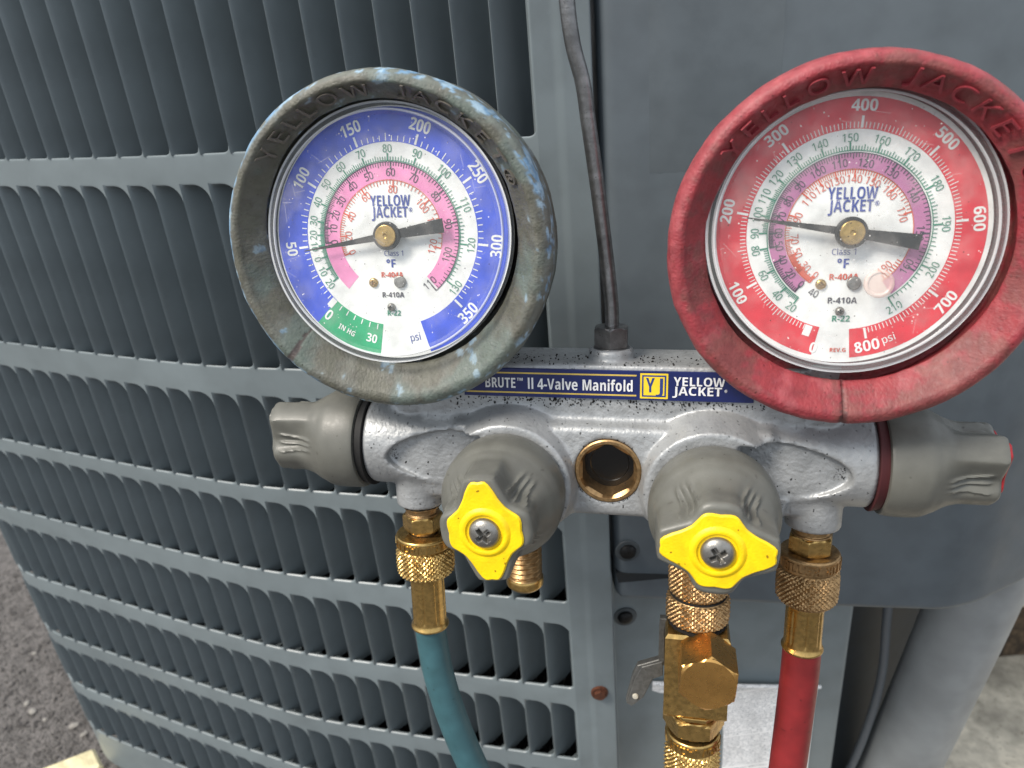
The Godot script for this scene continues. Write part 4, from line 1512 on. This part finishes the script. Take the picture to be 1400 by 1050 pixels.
func make_hoses() -> void:
	var axes := Basis(FACE_U, FACE_V, FACE_W).orthonormalized()
	var frame := Transform3D(axes, BAR_AT)
	# teal hose on the left port
	var at := frame * Vector3(-52.0, -21.4, 1.5)
	var teal := thing("teal_hose", "teal rubber hose with knurled brass coupling under the left port", "hose", Transform3D(axes, at))
	coupling(teal, "coupling_nut", "YELLOW JACKET YELLOW JACKET  ", turned("down"), 8.0, 3.9, 12.6, M.brass)
	part("ferrule", ferrule(5.0, 12.2, 30.4), M.brass, teal, turned("down"))
	var inv := (frame.translated_local(Vector3(-52.0, -21.4, 1.5))).affine_inverse()
	part("hose_tube", tube([Vector3(0, -27, 0), Vector3(0.1, -34, 0), Vector3(1.6, -46, 0.6), Vector3(5.4, -62, 1.0), Vector3(11.0, -79, 1.0), Vector3(19, -100, 0), Vector3(31, -130, -4)], 4.55, 28), M.hose_teal, teal, Transform3D(), 180.0)
	# red hose on the right port
	at = frame * Vector3(52.3, -19.3, 1.5)
	var red := thing("red_hose", "red rubber hose with knurled brass coupling under the right port", "hose", Transform3D(axes, at))
	coupling(red, "coupling_nut", "RETTIR RETTIR RETTIR RETTIR ", turned("down"), 7.5, 4.6, 14.4, M.brass_dull)
	part("ferrule", ferrule(4.85, 14.2, 29.0), M.brass, red, turned("down"))
	part("hose_tube", tube([Vector3(0, -28.6, 0), Vector3(0, -36, 0), Vector3(-0.4, -48, 0), Vector3(-1.0, -64, 0), Vector3(-1.9, -84, 0), Vector3(-4, -120, 0)], 4.95, 28), M.hose_red, red, Transform3D(), 180.0)
	# brass tee on the middle port, with a coupling below it
	at = frame * Vector3(24.8, -17.0, 1.0)
	var tee := thing("brass_tee", "brass tee fitting with a hex cap hanging under the right yellow knob", "fitting", Transform3D(axes, at))
	var nut := part("coupling_nut", lathe([Vector2(3, 0), Vector2(7.0, 0), Vector2(7.2, 0.5), Vector2(7.2, 5.0)], 48), M.brass_dull, tee, turned("down"))
	part("knurl", knurled(8.1, 4.5, 17.3, 0.1), M.brass_dull, nut, Transform3D(), 25.0)
	part("knurl", knurled(8.5, 17.6, 25.4, 0.15), M.brass_dull, nut, Transform3D(), 25.0)
	part("dirty_groove", lathe([Vector2(7.0, 17.0), Vector2(7.6, 17.45), Vector2(7.0, 18.0)], 48), M.soot, nut)
	part("dirty_shoulder", lathe(dense([Vector2(6.6, 25.2), Vector2(7.9, 26.2), Vector2(6.8, 27.4)], 0.3), 60, func(a, r, z): return r + 0.3 * fuzz2.get_noise_3d(cos(a) * 60.0, sin(a) * 60.0, z * 9.0)), M.soot, nut)
	var body := block(Vector3(17.0, 15.4, 26.0), 1.0)                                       # z runs down
	part("tee_body", body, M.brass, tee, turned("down", Vector3(0, -39.6, 0)))
	part("body_foot", lathe(rounded([Vector2(0, 0), Vector2(8.2, 0), Vector2(8.2, 1.2), Vector2(6.8, 2.2), Vector2(0, 2.2)], 0.4), 8), M.brass, tee, Transform3D(turned("down").basis * Basis(Vector3(0, 0, 1), PI / 8), Vector3(0, -52.4, 0)), 20.0)
	var cap := part("hex_cap", hexagon(7.0, 7.0, 19.5, 0.0, 0.6), M.brass_cap, tee, Transform3D(Basis(Vector3(0, 0, 1), -0.08), Vector3(2.4, -32.2, 0)), 16.0)
	part("cap_collar", lathe([Vector2(0, 6.8), Vector2(5.6, 6.8), Vector2(5.6, 9.0)], 48), M.brass_dull, cap)
	var lower := part("lower_hex", hexagon(7.4, 54.4, 60.0, 0.0, 0.6), M.brass, tee, Transform3D(turned("down").basis * Basis(Vector3(0, 0, 1), 0.52)), 22.0)
	part("neck", lathe([Vector2(5.6, 59.8), Vector2(5.0, 60.6), Vector2(5.0, 64)], 40), M.soot, lower)
	coupling(tee, "coupling_nut", "YELLOW JACKET YELLOW JACKET  ", turned("down", Vector3(0, -61.6, 0)), 7.6, 4.2, 17.0, M.brass)
	# a small folded bracket clipped behind the tee
	var plate := outline([Vector2(-8.2, -26.5), Vector2(-7.6, -28.0), Vector2(-8.6, -30.0), Vector2(-8.4, -41.5), Vector2(-14.2, -43.6), Vector2(-15.6, -48.0), Vector2(-16.2, -54.8), Vector2(-17.9, -55.8), Vector2(-19.2, -54.6), Vector2(-17.4, -46.0), Vector2(-16.0, -42.4), Vector2(-10.2, -39.8), Vector2(-10.2, -29.0), Vector2(-10.0, -26.6)], -1.2, 1.2, 0.25)
	plate.join(outline([Vector2(-9.0, -40.0), Vector2(-14.8, -42.4), Vector2(-16.6, -46.5), Vector2(-18.9, -55.0), Vector2(-17.4, -55.8), Vector2(-14.2, -52.5), Vector2(-11.6, -46.0), Vector2(-8.8, -44.6)], 0.9, 1.7, 0.2))
	var clip := part("bracket", plate, M.bracket, tee, Transform3D(Basis(), Vector3(0, 0, -1.0)), 25.0)
	part("rivet", lathe(rounded([Vector2(0.9, 0), Vector2(0.8, 0.5), Vector2(0, 0.6)], 0.2), 16), M.pale, clip, Transform3D(Basis(), Vector3(-16.4, -52.2, 1.7)))


func _ready() -> void:
	var cam := Camera3D.new()
	cam.name = "camera"
	# the lens looks down 26 degrees and is rolled five degrees
	var basis_ := Basis(Vector3(0.99558757, -0.08456034, 0.04068082), Vector3(0.09383699, 0.89716463, -0.43161354), Vector3(0.0, 0.43352645, 0.90114084)).orthonormalized()
	cam.transform = Transform3D(basis_, Vector3(0, -GROUND, 0) * K)
	cam.fov = 53.08
	cam.near = 0.02
	cam.far = 600.0
	var look := CameraAttributesPhysical.new()
	look.frustum_focal_length = 24.02
	look.frustum_near = 0.02
	look.frustum_far = 600.0
	look.frustum_focus_distance = 0.272
	look.exposure_aperture = 14.0
	cam.attributes = look
	add_child(cam)
	cam.current = true
	cam.fov = 53.08
	var sky_look := ProceduralSkyMaterial.new()
	sky_look.sky_top_color = Color(0.80, 0.83, 0.87)
	sky_look.sky_horizon_color = Color(0.74, 0.77, 0.80)
	sky_look.sky_curve = 0.2
	sky_look.ground_horizon_color = Color(0.42, 0.42, 0.41)
	sky_look.ground_bottom_color = Color(0.30, 0.29, 0.28)
	sky_look.sky_energy_multiplier = 0.76
	var sky := Sky.new()
	sky.sky_material = sky_look
	var env := Environment.new()
	env.background_mode = Environment.BG_SKY
	env.sky = sky
	env.tonemap_mode = Environment.TONE_MAPPER_LINEAR
	env.tonemap_exposure = 2.95
	env.sdfgi_enabled = true
	env.ssao_enabled = true
	env.ssil_enabled = true
	var world := WorldEnvironment.new()
	world.name = "daylight"
	world.environment = env
	add_child(world)
	var sun := DirectionalLight3D.new()
	sun.name = "sun"
	sun.light_color = Color(1.0, 0.97, 0.93)
	sun.light_energy = 0.5
	sun.light_angular_distance = 20.0
	sun.shadow_enabled = true
	add_child(sun)
	sun.rotation_degrees = Vector3(-52, -62, 0)

	rng.seed = 5
	fuzz.seed = 11
	fuzz.frequency = 0.05
	fuzz.fractal_octaves = 4
	fuzz2.seed = 12
	fuzz2.frequency = 0.05
	fuzz2.fractal_octaves = 3
	make_materials()
	make_unit()
	make_surroundings()
	make_manifold()
	make_hoses()
